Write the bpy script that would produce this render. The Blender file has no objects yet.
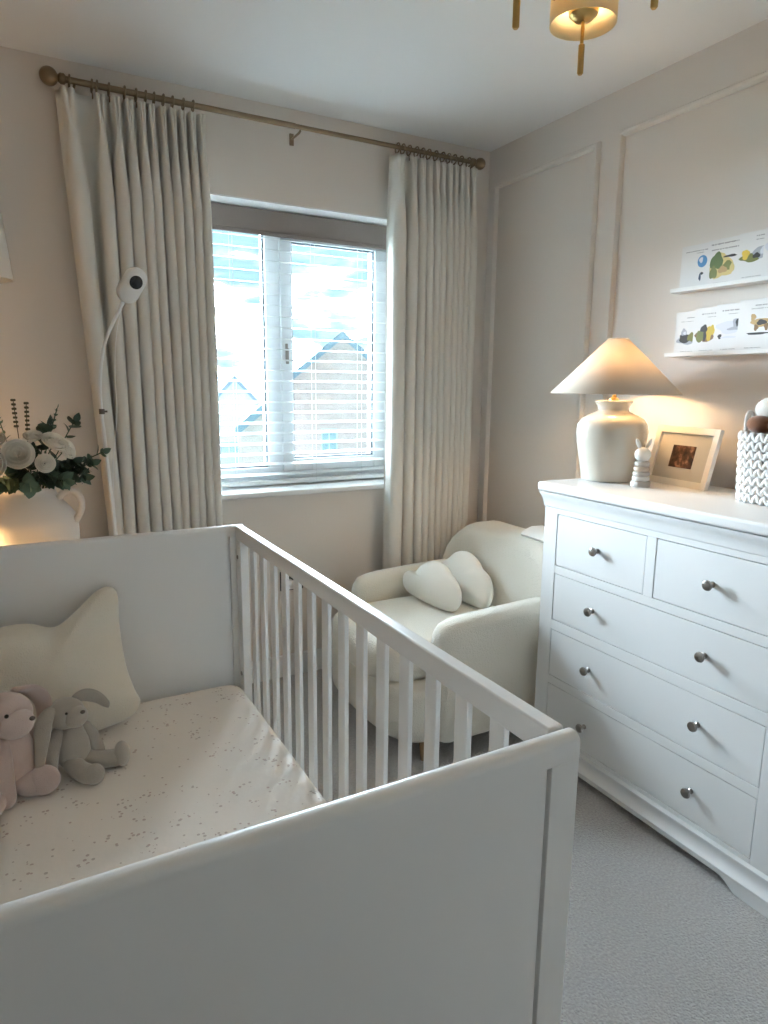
import bpy, bmesh, math, random
from mathutils import Vector, Matrix, Euler
random.seed(7)
PI = math.pi
sc = bpy.context.scene
COL = sc.collection

# ------------------------------------------------------------------ materials
def nmat(name, col, rough=0.5, metal=0.0, spec=0.5, sheen=0.0, coat=0.0, trans=0.0,
         bump=None, var=None, emit=None):
    """bump=(scale, strength, distance, kind); var=(scale, amount)"""
    m = bpy.data.materials.new(name); m.use_nodes = True
    nt = m.node_tree; N = nt.nodes; L = nt.links
    b = N['Principled BSDF']
    b.inputs['Base Color'].default_value = (*col, 1)
    b.inputs['Roughness'].default_value = rough
    b.inputs['Metallic'].default_value = metal
    b.inputs['Specular IOR Level'].default_value = spec
    if sheen:
        b.inputs['Sheen Weight'].default_value = sheen
        b.inputs['Sheen Roughness'].default_value = 0.5
    if coat:
        b.inputs['Coat Weight'].default_value = coat
        b.inputs['Coat Roughness'].default_value = 0.1
    tc = None
    if bump or var:
        tc = N.new('ShaderNodeTexCoord')
    if var:
        n = N.new('ShaderNodeTexNoise'); n.inputs['Scale'].default_value = var[0]
        n.inputs['Detail'].default_value = 4
        L.new(tc.outputs['Object'], n.inputs['Vector'])
        mx = N.new('ShaderNodeMix'); mx.data_type = 'RGBA'
        k = var[1]
        mx.inputs['A'].default_value = (*[c * (1 - k) for c in col], 1)
        mx.inputs['B'].default_value = (*[min(1, c * (1 + k)) for c in col], 1)
        L.new(n.outputs['Fac'], mx.inputs['Factor'])
        L.new(mx.outputs['Result'], b.inputs['Base Color'])
    if bump:
        s, st, d, kind = bump
        if kind == 'voronoi':
            t = N.new('ShaderNodeTexVoronoi'); out = t.outputs['Distance']
        else:
            t = N.new('ShaderNodeTexNoise'); t.inputs['Detail'].default_value = 3; out = t.outputs['Fac']
        t.inputs['Scale'].default_value = s
        L.new(tc.outputs['Object'], t.inputs['Vector'])
        bp = N.new('ShaderNodeBump'); bp.inputs['Strength'].default_value = st
        bp.inputs['Distance'].default_value = d
        L.new(out, bp.inputs['Height']); L.new(bp.outputs['Normal'], b.inputs['Normal'])
    if emit:
        b.inputs['Emission Color'].default_value = (*emit[0], 1)
        b.inputs['Emission Strength'].default_value = emit[1]
    if trans:
        t = N.new('ShaderNodeBsdfTranslucent'); t.inputs['Color'].default_value = (*col, 1)
        ms = N.new('ShaderNodeMixShader'); ms.inputs['Fac'].default_value = trans
        o = N['Material Output']
        L.new(b.outputs['BSDF'], ms.inputs[1]); L.new(t.outputs['BSDF'], ms.inputs[2])
        L.new(ms.outputs['Shader'], o.inputs['Surface'])
    return m

M = {}
M['wall'] = nmat('wall_paint', (0.71, 0.66, 0.61), 0.8, spec=0.25, bump=(90, 0.05, 0.002, 'noise'))
M['ceil'] = nmat('ceiling_paint', (0.80, 0.80, 0.80), 0.85, spec=0.2)
M['carpet'] = nmat('carpet_pile', (0.46, 0.44, 0.425), 0.95, spec=0.1, sheen=0.3, bump=(170, 1.0, 0.008, 'noise'), var=(140, 0.38))
M['trim'] = nmat('trim_white', (0.80, 0.80, 0.79), 0.45)
M['upvc'] = nmat('window_white', (0.82, 0.84, 0.86), 0.3)
M['cot'] = nmat('cot_white', (0.79, 0.785, 0.77), 0.33, spec=0.5)
M['dresser'] = nmat('dresser_white', (0.74, 0.75, 0.75), 0.38)
M['gapdark'] = nmat('shadow_gap', (0.25, 0.25, 0.25), 0.8)
M['nickel'] = nmat('knob_nickel', (0.33, 0.31, 0.29), 0.28, metal=1)
M['bronze'] = nmat('pole_bronze', (0.23, 0.17, 0.11), 0.38, metal=0.85)
M['brass'] = nmat('brass', (0.55, 0.36, 0.13), 0.28, metal=1)
M['curtain'] = nmat('curtain_linen', (0.74, 0.715, 0.66), 0.9, spec=0.15, sheen=0.2, trans=0.03, bump=(420, 0.12, 0.001, 'noise'))
M['slat'] = nmat('blind_white', (0.84, 0.87, 0.88), 0.4)
M['cord'] = nmat('cord_white', (0.75, 0.77, 0.78), 0.8)
M['roller'] = nmat('roller_taupe', (0.24, 0.205, 0.19), 0.9, spec=0.1, bump=(500, 0.1, 0.001, 'noise'))
M['boucle'] = nmat('boucle_cream', (0.74, 0.705, 0.62), 0.95, spec=0.1, sheen=0.4, bump=(240, 0.5, 0.004, 'voronoi'))
M['cloud'] = nmat('teddy_white', (0.80, 0.775, 0.71), 0.95, spec=0.1, sheen=0.5, bump=(330, 0.5, 0.003, 'noise'))
M['knit'] = nmat('knit_cream', (0.75, 0.70, 0.60), 0.95, spec=0.1, sheen=0.4, bump=(300, 0.4, 0.003, 'voronoi'))
M['wood'] = nmat('leg_wood', (0.30, 0.19, 0.10), 0.5, var=(30, 0.25))
M['grey_plush'] = nmat('plush_grey', (0.44, 0.40, 0.345), 0.95, spec=0.1, sheen=0.6, bump=(380, 0.5, 0.003, 'noise'), var=(40, 0.08))
M['pink_plush'] = nmat('plush_pink', (0.58, 0.45, 0.40), 0.95, spec=0.1, sheen=0.6, bump=(380, 0.5, 0.003, 'noise'), var=(40, 0.08))
M['dark'] = nmat('bead_dark', (0.03, 0.025, 0.02), 0.3)
M['nose'] = nmat('nose_grey', (0.16, 0.13, 0.11), 0.6)
M['ceramic'] = nmat('lamp_ceramic', (0.58, 0.55, 0.48), 0.16, coat=0.5, var=(8, 0.05))
M['shade'] = nmat('lamp_shade', (0.78, 0.70, 0.60), 0.9, spec=0.1, trans=0.32, bump=(400, 0.15, 0.001, 'noise'))
M['shade_gold'] = nmat('chandelier_shade', (0.88, 0.77, 0.54), 0.8, spec=0.1, trans=0.45)
M['shade_white'] = nmat('sconce_shade', (0.88, 0.87, 0.85), 0.9, spec=0.1, trans=0.2)
M['frame'] = nmat('frame_white', (0.80, 0.765, 0.70), 0.45)
M['mount'] = nmat('mount_card', (0.52, 0.50, 0.455), 0.85)
M['vase'] = nmat('vase_matt', (0.74, 0.69, 0.645), 0.75, spec=0.25, bump=(60, 0.08, 0.002, 'noise'))
M['leaf'] = nmat('leaf_dark', (0.045, 0.085, 0.055), 0.6, var=(14, 0.5))
M['leaf_grey'] = nmat('leaf_eucalyptus', (0.10, 0.165, 0.12), 0.65, var=(14, 0.4))
M['seed'] = nmat('seed_brown', (0.075, 0.08, 0.055), 0.8)
M['rose'] = nmat('rose_cream', (0.86, 0.83, 0.75), 0.8, spec=0.2, trans=0.1)
M['plastic'] = nmat('plastic_white', (0.80, 0.80, 0.79), 0.3)
M['black'] = nmat('lens_black', (0.008, 0.008, 0.01), 0.15)
M['socket'] = nmat('socket_dark', (0.045, 0.045, 0.05), 0.4)
M['paper'] = nmat('paper_white', (0.70, 0.685, 0.67), 0.35, coat=0.2)
M['ledge'] = nmat('ledge_white', (0.78, 0.77, 0.75), 0.35)
M['ink'] = nmat('ink_grey', (0.30, 0.29, 0.28), 0.8)
M['crochet'] = nmat('crochet_white', (0.68, 0.67, 0.65), 0.9, spec=0.1, sheen=0.2)
M['brown_plush'] = nmat('plush_brown', (0.22, 0.10, 0.055), 0.95, sheen=0.4, spec=0.1, bump=(380, 0.5, 0.003, 'noise'))
M['white_plush'] = nmat('plush_white', (0.68, 0.65, 0.60), 0.95, sheen=0.4, spec=0.1, bump=(380, 0.5, 0.003, 'noise'))
M['yellow'] = nmat('felt_yellow', (0.75, 0.42, 0.06), 0.9)
M['toy_white'] = nmat('toy_white', (0.74, 0.71, 0.66), 0.6)
M['toy_grey'] = nmat('toy_grey', (0.50, 0.47, 0.44), 0.6)
M['toy_sand'] = nmat('toy_sand', (0.56, 0.47, 0.38), 0.6)
M['muslin'] = nmat('muslin_white', (0.80, 0.79, 0.76), 0.9, spec=0.1, bump=(300, 0.3, 0.002, 'noise'))
M['oak'] = nmat('cabinet_white', (0.78, 0.77, 0.75), 0.5)
M['bulb'] = nmat('bulb_warm', (1, 0.9, 0.7), 0.4, emit=((1, 0.78, 0.52), 88))
M['bulb_lamp'] = nmat('bulb_lamp', (1, 0.9, 0.7), 0.4, emit=((1, 0.66, 0.33), 105))
M['bulb_night'] = nmat('bulb_night', (1, 0.85, 0.6), 0.4, emit=((1, 0.60, 0.25), 60))
M['gasket'] = nmat('gasket_grey', (0.10, 0.12, 0.14), 0.6)
M['roof'] = nmat('roof_slate', (0.16, 0.20, 0.24), 0.8, var=(1.5, 0.15))
M['render'] = nmat('render_wall', (0.30, 0.40, 0.42), 0.9, var=(0.6, 0.08))
M['barge'] = nmat('barge_board', (0.12, 0.17, 0.22), 0.8)
M['houseglass'] = nmat('house_glass', (0.16, 0.24, 0.28), 0.2)
M['lawn'] = nmat('ground_grass', (0.16, 0.22, 0.18), 0.95, var=(0.4, 0.2))

def brick_mat():
    m = bpy.data.materials.new('pale_brick'); m.use_nodes = True
    nt = m.node_tree; N = nt.nodes; L = nt.links; b = N['Principled BSDF']
    tc = N.new('ShaderNodeTexCoord'); mp = N.new('ShaderNodeMapping')
    mp.inputs['Rotation'].default_value = (PI / 2, 0, 0)
    br = N.new('ShaderNodeTexBrick'); br.inputs['Scale'].default_value = 3.2
    br.inputs['Color1'].default_value = (0.34, 0.265, 0.265, 1)
    br.inputs['Color2'].default_value = (0.305, 0.235, 0.235, 1)
    br.inputs['Mortar'].default_value = (0.32, 0.28, 0.27, 1)
    br.inputs['Mortar Size'].default_value = 0.02
    L.new(tc.outputs['Object'], mp.inputs['Vector']); L.new(mp.outputs['Vector'], br.inputs['Vector'])
    L.new(br.outputs['Color'], b.inputs['Base Color']); b.inputs['Roughness'].default_value = 0.9
    return m
M['brick'] = brick_mat()

def glass_mat():
    m = bpy.data.materials.new('window_glass'); m.use_nodes = True
    nt = m.node_tree; N = nt.nodes; L = nt.links
    N.remove(N['Principled BSDF'])
    t = N.new('ShaderNodeBsdfTransparent'); t.inputs['Color'].default_value = (0.95, 0.98, 0.98, 1)
    g = N.new('ShaderNodeBsdfGlossy'); g.inputs['Roughness'].default_value = 0.02
    f = N.new('ShaderNodeFresnel'); f.inputs['IOR'].default_value = 1.45
    ms = N.new('ShaderNodeMixShader')
    L.new(f.outputs['Fac'], ms.inputs['Fac']); L.new(t.outputs[0], ms.inputs[1]); L.new(g.outputs[0], ms.inputs[2])
    L.new(ms.outputs[0], N['Material Output'].inputs['Surface'])
    return m
M['glass'] = glass_mat()

def sheet_mat():
    """cream cotton printed with scattered little sprigs"""
    m = nmat('sheet_print', (0.82, 0.775, 0.72), 0.9, spec=0.15, sheen=0.15, bump=(14, 0.12, 0.02, 'noise'))
    nt = m.node_tree; N = nt.nodes; L = nt.links; b = N['Principled BSDF']
    tc = N.new('ShaderNodeTexCoord')
    def vor(scale, off):
        mp = N.new('ShaderNodeMapping'); mp.inputs['Location'].default_value = off
        mp.inputs['Scale'].default_value = (1, 1, 0.0)
        v = N.new('ShaderNodeTexVoronoi'); v.inputs['Scale'].default_value = scale
        v.inputs['Randomness'].default_value = 0.9
        L.new(tc.outputs['Object'], mp.inputs['Vector']); L.new(mp.outputs['Vector'], v.inputs['Vector'])
        return v
    def less(sock, t):
        n = N.new('ShaderNodeMath'); n.operation = 'LESS_THAN'; n.inputs[1].default_value = t
        L.new(sock, n.inputs[0]); return n.outputs[0]
    def mul(a, c):
        n = N.new('ShaderNodeMath'); n.operation = 'MULTIPLY'; L.new(a, n.inputs[0]); L.new(c, n.inputs[1]); return n.outputs[0]
    def mx(a, c):
        n = N.new('ShaderNodeMath'); n.operation = 'MAXIMUM'; L.new(a, n.inputs[0]); L.new(c, n.inputs[1]); return n.outputs[0]
    clus = vor(19, (0.3, 0.1, 0)); speck = vor(92, (0.05, 0.7, 0))
    sx = N.new('ShaderNodeSeparateColor'); L.new(speck.outputs['Color'], sx.inputs[0])
    a = mul(mul(less(clus.outputs['Distance'], 0.40), less(speck.outputs['Distance'], 0.34)), less(sx.outputs[0], 0.80))
    single = vor(44, (0.6, 0.33, 0))
    sy = N.new('ShaderNodeSeparateColor'); L.new(single.outputs['Color'], sy.inputs[0])
    c = mul(less(single.outputs['Distance'], 0.125), less(sy.outputs[1], 0.85))
    mask = mx(a, c)
    cr = N.new('ShaderNodeMix'); cr.data_type = 'RGBA'
    cr.inputs['A'].default_value = (0.58, 0.46, 0.42, 1); cr.inputs['B'].default_value = (0.55, 0.50, 0.46, 1)
    L.new(sx.outputs[1], cr.inputs['Factor'])
    mxc = N.new('ShaderNodeMix'); mxc.data_type = 'RGBA'
    mxc.inputs['A'].default_value = (0.82, 0.775, 0.72, 1)
    L.new(mask, mxc.inputs['Factor']); L.new(cr.outputs['Result'], mxc.inputs['B'])
    L.new(mxc.outputs['Result'], b.inputs['Base Color'])
    return m
M['sheet'] = sheet_mat()

def print_mat():
    """a small dark brown snapshot, soft blurred tones only"""
    m = bpy.data.materials.new('snapshot'); m.use_nodes = True
    nt = m.node_tree; N = nt.nodes; L = nt.links; b = N['Principled BSDF']
    tc = N.new('ShaderNodeTexCoord'); n = N.new('ShaderNodeTexNoise')
    n.inputs['Scale'].default_value = 42; n.inputs['Detail'].default_value = 2
    L.new(tc.outputs['Object'], n.inputs['Vector'])
    r = N.new('ShaderNodeValToRGB'); e = r.color_ramp.elements
    e[0].position = 0.35; e[0].color = (0.025, 0.012, 0.008, 1)
    e[1].position = 0.72; e[1].color = (0.42, 0.24, 0.15, 1)
    k = e.new(0.52); k.color = (0.10, 0.045, 0.025, 1)
    L.new(n.outputs['Fac'], r.inputs['Fac']); L.new(r.outputs['Color'], b.inputs['Base Color'])
    b.inputs['Roughness'].default_value = 0.3
    return m
M['snap'] = print_mat()

# ------------------------------------------------------------------ geometry helpers
def NB(): return bmesh.new()

def box(bm, x0, x1, y0, y1, z0, z1):
    v = [bm.verts.new((x, y, z)) for z in (z0, z1) for y in (y0, y1) for x in (x0, x1)]
    for f in ((0, 2, 3, 1), (4, 5, 7, 6), (0, 1, 5, 4), (2, 6, 7, 3), (0, 4, 6, 2), (1, 3, 7, 5)):
        bm.faces.new([v[i] for i in f])

def frame_of(t):
    t = Vector(t).normalized()
    a = Vector((0, 0, 1)) if abs(t.z) < 0.9 else Vector((1, 0, 0))
    u = t.cross(a).normalized()
    return u, t.cross(u).normalized()

def tube(bm, pts, r, n=12, cap=True, closed=False):
    pts = [Vector(p) for p in pts]
    rs = r if isinstance(r, (list, tuple)) else [r] * len(pts)
    rings = []; u = None
    K = len(pts)
    for i, p in enumerate(pts):
        if closed: t = pts[(i + 1) % K] - pts[i - 1]
        else: t = pts[min(i + 1, K - 1)] - pts[max(i - 1, 0)]
        t.normalize()
        if u is None: u, w = frame_of(t)
        else:
            u = (u - t * u.dot(t)).normalized(); w = t.cross(u)
        rings.append([bm.verts.new(p + (u * math.cos(2 * PI * k / n) + w * math.sin(2 * PI * k / n)) * rs[i]) for k in range(n)])
    for i in range(K if closed else K - 1):
        a, b = rings[i], rings[(i + 1) % K]
        for k in range(n):
            bm.faces.new((a[k], a[(k + 1) % n], b[(k + 1) % n], b[k]))
    if cap and not closed:
        bm.faces.new(list(reversed(rings[0]))); bm.faces.new(rings[-1])

def lathe(bm, prof, c=(0, 0, 0), n=48, cap0=True, cap1=True, mat=None):
    rings = []
    for r, z in prof:
        ring = []
        for k in range(n):
            p = Vector((r * math.cos(2 * PI * k / n), r * math.sin(2 * PI * k / n), z))
            if mat is not None: p = mat @ p
            ring.append(bm.verts.new(p + Vector(c)))
        rings.append(ring)
    for a, b in zip(rings, rings[1:]):
        for k in range(n): bm.faces.new((a[k], a[(k + 1) % n], b[(k + 1) % n], b[k]))
    if cap0: bm.faces.new(list(reversed(rings[0])))
    if cap1: bm.faces.new(rings[-1])

def ball(bm, c, r, rot=None, n=24, m=16):
    rx, ry, rz = r if isinstance(r, (tuple, list)) else (r, r, r)
    R = rot.to_matrix() if isinstance(rot, Euler) else (rot if rot is not None else Matrix.Identity(3))
    c = Vector(c)
    P = lambda th, ph: c + R @ Vector((rx * math.sin(th) * math.cos(ph), ry * math.sin(th) * math.sin(ph), rz * math.cos(th)))
    top = bm.verts.new(P(0, 0)); bot = bm.verts.new(P(PI, 0))
    rings = [[bm.verts.new(P(PI * i / m, 2 * PI * k / n)) for k in range(n)] for i in range(1, m)]
    for k in range(n):
        bm.faces.new((top, rings[0][k], rings[0][(k + 1) % n]))
        bm.faces.new((bot, rings[-1][(k + 1) % n], rings[-1][k]))
    for a, b in zip(rings, rings[1:]):
        for k in range(n): bm.faces.new((a[k], b[k], b[(k + 1) % n], a[(k + 1) % n]))

def prism(bm, poly, d0, d1, fn):
    """poly of (a,b); fn(a,b,d)->xyz"""
    A = [bm.verts.new(fn(a, b, d0)) for a, b in poly]
    B = [bm.verts.new(fn(a, b, d1)) for a, b in poly]
    n = len(poly)
    bm.faces.new(A); bm.faces.new(list(reversed(B)))
    for i in range(n): bm.faces.new((A[i], B[i], B[(i + 1) % n], A[(i + 1) % n]))

def catmull(pts, n=8, closed=True):
    out = []; K = len(pts); P = [Vector(p) for p in pts]
    rng = range(K) if closed else range(K - 1)
    for i in rng:
        if closed: a, b, c, d = P[i - 1], P[i], P[(i + 1) % K], P[(i + 2) % K]
        else: a, b, c, d = P[max(i - 1, 0)], P[i], P[i + 1], P[min(i + 2, K - 1)]
        for k in range(n):
            t = k / n
            out.append(0.5 * ((2 * b) + (c - a) * t + (2 * a - 5 * b + 4 * c - d) * t * t + (3 * b - a - 3 * c + d) * t ** 3))
    if not closed: out.append(P[-1])
    return out

def puff(bm, outline, h, C, U, V, rings=10, power=0.55, flat=1.0):
    """stuffed shape: outline (u,v) star-convex about 0, thickness +-h along N"""
    C, U, V = Vector(C), Vector(U).normalized(), Vector(V).normalized()
    Nn = U.cross(V)
    n = len(outline)
    for s in (1, -flat):
        prev = None; ctr = bm.verts.new(C + Nn * h * s)
        for i in range(1, rings + 1):
            t = math.sin(PI / 2 * i / rings)
            z = h * s * (max(0.0, 1 - t * t)) ** power
            cur = [bm.verts.new(C + U * o[0] * t + V * o[1] * t + Nn * z) for o in outline]
            for k in range(n):
                q = (k + 1) % n
                if prev is None: f = (ctr, cur[k], cur[q])
                else: f = (prev[k], cur[k], cur[q], prev[q])
                bm.faces.new(f if s > 0 else tuple(reversed(f)))
            prev = cur
    bmesh.ops.remove_doubles(bm, verts=bm.verts, dist=1e-5)

def wloc(o):
    p = Vector((0, 0, 0))
    while o is not None: p += o.location; o = o.parent
    return p

def obj(name, bm, mat, parent=None, bevel=0.0, seg=2, sharp=38, sub=0, loc=None, local=False):
    bmesh.ops.recalc_face_normals(bm, faces=bm.faces)
    me = bpy.data.meshes.new(name)
    off = Vector((0, 0, 0))
    if parent is None:
        if loc is None:
            xs = [v.co for v in bm.verts]
            off = Vector((sum(p.x for p in xs) / len(xs), sum(p.y for p in xs) / len(xs), min(p.z for p in xs)))
        else: off = Vector(loc)
    elif not local: off = wloc(parent)
    if off.length: bmesh.ops.translate(bm, verts=bm.verts, vec=-off)
    bm.to_mesh(me); bm.free()
    for m in (mat if isinstance(mat, (list, tuple)) else [mat]): me.materials.append(m)
    for p in me.polygons: p.use_smooth = True
    me.set_sharp_from_angle(angle=math.radians(sharp))
    o = bpy.data.objects.new(name, me); COL.objects.link(o)
    if parent is None: o.location = off
    else: o.parent = parent
    if bevel:
        b = o.modifiers.new('bevel', 'BEVEL'); b.width = bevel; b.segments = seg
        b.limit_method = 'ANGLE'; b.angle_limit = math.radians(40); b.harden_normals = True
    if sub:
        s = o.modifiers.new('sub', 'SUBSURF'); s.levels = sub; s.render_levels = sub
    return o

def thing(name, label, cat, loc=(0, 0, 0), group=None):
    o = bpy.data.objects.new(name, None); COL.objects.link(o); o.location = loc
    o.empty_display_size = 0.05
    return tag(o, label, cat, group)

def tag(o, label, cat, group=None):
    o['label'] = label; o['category'] = cat
    if group: o['group'] = group
    return o

def struct(name, bm, mat, parent=None, label=None, **k):
    o = obj(name, bm, mat, parent, **k)
    if parent is None:
        o['kind'] = 'structure'
        if label: o['label'] = label
    return o

# ------------------------------------------------------------------ the room
YW, XR, CEIL = 2.77, 2.073, 2.42          # window wall, right wall, ceiling
XL, YB = -0.95, -0.75                     # left wall, wall behind the camera
WT = 0.36
OX0, OX1, OZ0, OZ1 = 0.47, 1.655, 0.868, 2.06   # window opening
bm = NB(); box(bm, XL - .3, XR + .3, YB - 1.6, YW, -0.10, 0); struct('floor', bm, M['carpet'])
bm = NB(); box(bm, XL - .3, XR + .3, YB - 1.6, YW + WT, CEIL, CEIL + 0.1); struct('ceiling', bm, M['ceil'])
bm = NB()
box(bm, XL, OX0, YW, YW + WT, 0, CEIL); box(bm, OX1, XR + .2, YW, YW + WT, 0, CEIL)
box(bm, OX0, OX1, YW, YW + WT, 0, OZ0); box(bm, OX0, OX1, YW, YW + WT, OZ1, CEIL)
struct('wall_back', bm, M['wall'])
bm = NB(); box(bm, XR, XR + .2, YB - 1.6, YW, 0, CEIL); struct('wall_right', bm, M['wall'])
bm = NB(); box(bm, XL - .2, XL, YB - 1.6, YW + WT, 0, CEIL); struct('wall_left', bm, M['wall'])
DX0, DX1, DZ = -0.62, 0.50, 2.05           # open doorway the picture is taken from
bm = NB()
box(bm, XL, DX0, YB - .12, YB, 0, CEIL); box(bm, DX1, XR, YB - .12, YB, 0, CEIL); box(bm, DX0, DX1, YB - .12, YB, DZ, CEIL)
struct('wall_front', bm, M['wall'])
bm = NB()
box(bm, DX0 - .06, DX0, YB, YB + .02, 0, DZ + .06); box(bm, DX1, DX1 + .06, YB, YB + .02, 0, DZ + .06); box(bm, DX0, DX1, YB, YB + .02, DZ, DZ + .06)
struct('trim_1', bm, M['trim'], bevel=.004)

bm = NB(); box(bm, XL, XR, YB - 1.7, YB - 1.6, 0, CEIL); struct('wall_landing_block', bm, M['wall'])  # unseen wall, added to keep sky light from leaking in through the doorway

def skirting(name, x0, x1, y0, y1):
    bm = NB(); box(bm, x0, x1, y0, y1, 0, 0.105); struct(name, bm, M['trim'], bevel=.006)
skirting('baseboard_back', XL, XR - .02, YW - .018, YW)
skirting('baseboard_right', XR - .018, XR, YB, YW)
skirting('baseboard_left', XL, XL + .018, YB, YW)

def panel_frame(name, y0, y1, z0, z1, w=0.022, d=0.020):
    bm = NB()
    prof = [(0, 0), (w, 0), (w, d * .5), (w * .72, d), (w * .28, d), (0, d * .5)]
    # mitred rectangle: four corners, profile swept round
    cs = [(y0, z0, 1, 1), (y1, z0, -1, 1), (y1, z1, -1, -1), (y0, z1, 1, -1)]
    R = [[bm.verts.new((XR - h, y + sy * a, z + sz * a)) for a, h in prof] for y, z, sy, sz in cs]
    for i in range(4):
        a, b = R[i], R[(i + 1) % 4]
        for k in range(len(prof)):
            q = (k + 1) % len(prof); bm.faces.new((a[k], a[q], b[q], b[k]))
    struct(name, bm, M['wall'], label='painted panel moulding on the right wall')
panel_frame('trim_2', 2.060, 2.712, 0.25, 2.262)
panel_frame('trim_3', 0.75, 1.962, 0.25, 2.268)
panel_frame('trim_4', -0.6, 0.63, 0.25, 2.268)

# window
wn = bpy.data.objects.new('window_1', None); COL.objects.link(wn); wn.location = (1.03, YW + .11, OZ0); wn['kind'] = 'structure'
wn['label'] = 'white two-pane casement window behind the slatted blind'
y0, y1 = YW + .175, YW + .245
bm = NB()
box(bm, OX0, OX0 + .06, y0, y1, OZ0, OZ1); box(bm, OX1 - .06, OX1, y0, y1, OZ0, OZ1)
box(bm, OX0 + .06, OX1 - .06, y0, y1, OZ0, OZ0 + .085); box(bm, OX0 + .06, OX1 - .06, y0, y1, OZ1 - .06, OZ1)
obj('window_frame', bm, M['upvc'], wn, bevel=.004)
bm = NB(); box(bm, 1.007, 1.075, y0, y1, OZ0 + .085, OZ1 - .06); obj('mullion', bm, M['upvc'], wn, bevel=.004)
def pane_in(par, a0, a1, b0, b1, ya):
    bm = NB(); g = .009
    for q in ((a0, a0 + g, b0, b1), (a1 - g, a1, b0, b1), (a0 + g, a1 - g, b0, b0 + g), (a0 + g, a1 - g, b1 - g, b1)):
        box(bm, q[0], q[1], ya + .004, ya + .02, q[2], q[3])
    ga = obj('gasket', bm, M['gasket'], par)
    bm = NB(); box(bm, a0, a1, ya + .020, ya + .024, b0, b1); obj('pane', bm, M['glass'], par)
pane_in(wn, OX0 + .058, 1.009, OZ0 + .083, OZ1 - .058, y0 + .012)
sx0, sx1 = 1.073, OX1 - .054
bm = NB(); ya, yb = y0 - .014, y1 - .01; z0, z1 = OZ0 + .065, OZ1 - .055; w = .055
box(bm, sx0, sx0 + w, ya, yb, z0, z1); box(bm, sx1 - w, sx1, ya, yb, z0, z1)
box(bm, sx0 + w, sx1 - w, ya, yb, z0, z0 + .056); box(bm, sx0 + w, sx1 - w, ya, yb, z1 - w, z1)
sash = obj('sash', bm, M['upvc'], wn, bevel=.004)
pane_in(sash, sx0 + w - .002, sx1 - w + .002, z0 + .054, z1 - w + .002, ya + .012)
bm = NB(); box(bm, 1.090, 1.102, y0 - .022, y0 - .0142, 1.44, 1.51); box(bm, 1.089, 1.103, y0 - .030, y0 - .020, 1.42, 1.49)
obj('handle', bm, M['nickel'], wn, bevel=.003)
bm = NB(); box(bm, OX0 - .03, OX1 + .03, YW - .035, YW + .175, OZ0 - .018, OZ0 + .006)
struct('trim_5', bm, M['trim'], bevel=.008, seg=3, label='white window board below the blind')
bm = NB(); box(bm, OX0, OX1, YW + .001, YW + .175, OZ1 - .006, OZ1); box(bm, OX1 - .006, OX1, YW + .001, YW + .175, OZ0 + .006, OZ1 - .006); box(bm, OX0, OX0 + .006, YW + .001, YW + .175, OZ0 + .006, OZ1 - .006)
struct('trim_6', bm, M['ceil'], label='white painted window reveal')

# roller blind fabric and slatted blind
YW += .085
t = thing('roller_blind', 'rolled-up taupe fabric blind across the window top', 'blind', (1.03, YW + .03, 1.94))
bm = NB(); tube(bm, [(OX0 + .012, YW + .035, 2.022), (OX1 - .012, YW + .035, 2.022)], .02, 20); obj('roller', bm, M['roller'], t)
bm = NB(); box(bm, OX0 + .012, OX1 - .012, YW + .0125, YW + .0150, 1.962, 2.050); obj('fabric', bm, M['roller'], t)
bm = NB(); box(bm, OX0 + .012, OX1 - .012, YW + .009, YW + .0185, 1.947, 1.964); obj('hem_bar', bm, M['roller'], t, bevel=.003)
for x in (OX0 + .0065, OX1 - .010):
    bm = NB(); box(bm, x, x + .006, YW + .012, YW + .058, 1.998, 2.052); obj('bracket', bm, M['upvc'], t)

t = thing('venetian_blind', 'white slatted blind with slats open in the window recess', 'blind', (1.03, YW + .045, OZ0 + .01))
bm = NB(); box(bm, OX0 + .02, OX1 - .02, YW + .060, YW + .078, 1.995, 2.05); obj('headrail', bm, M['upvc'], t, bevel=.003)
bm = NB(); pitch = 0.0462; tilt = math.radians(9); z = OZ0 + .060; nsl = 0
while z < 1.99:
    hw = .0205; c, s = math.cos(tilt), math.sin(tilt)
    for k in range(1):
        pts = []
        for j in range(7):
            u = -1 + j / 3
            yy = u * hw * c; zz = u * hw * s + .0022 * (1 - u * u)
            pts.append((yy, zz))
        poly = pts + [(a + .0, b_ - .0022) for a, b_ in reversed(pts)]
        prism(bm, poly, OX0 + .02, OX1 - .02, lambda a, b_, d, z=z: (d, YW + .046 + a, z + b_))
    z += pitch; nsl += 1
sl = obj('slats', bm, M['slat'], t)
bm = NB(); box(bm, OX0 + .02, OX1 - .02, YW + .024, YW + .066, OZ0 + .014, OZ0 + .034); obj('bottom_rail', bm, M['slat'], t, bevel=.004)
for x in (0.62, 0.845, 1.215, 1.45):
    bm = NB()
    for yy in (YW + .022, YW + .070): tube(bm, [(x, yy, OZ0 + .02), (x, yy, 2.0)], .0008, 6)
    obj('ladder_cord', bm, M['cord'], t)
YW -= .085

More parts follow.
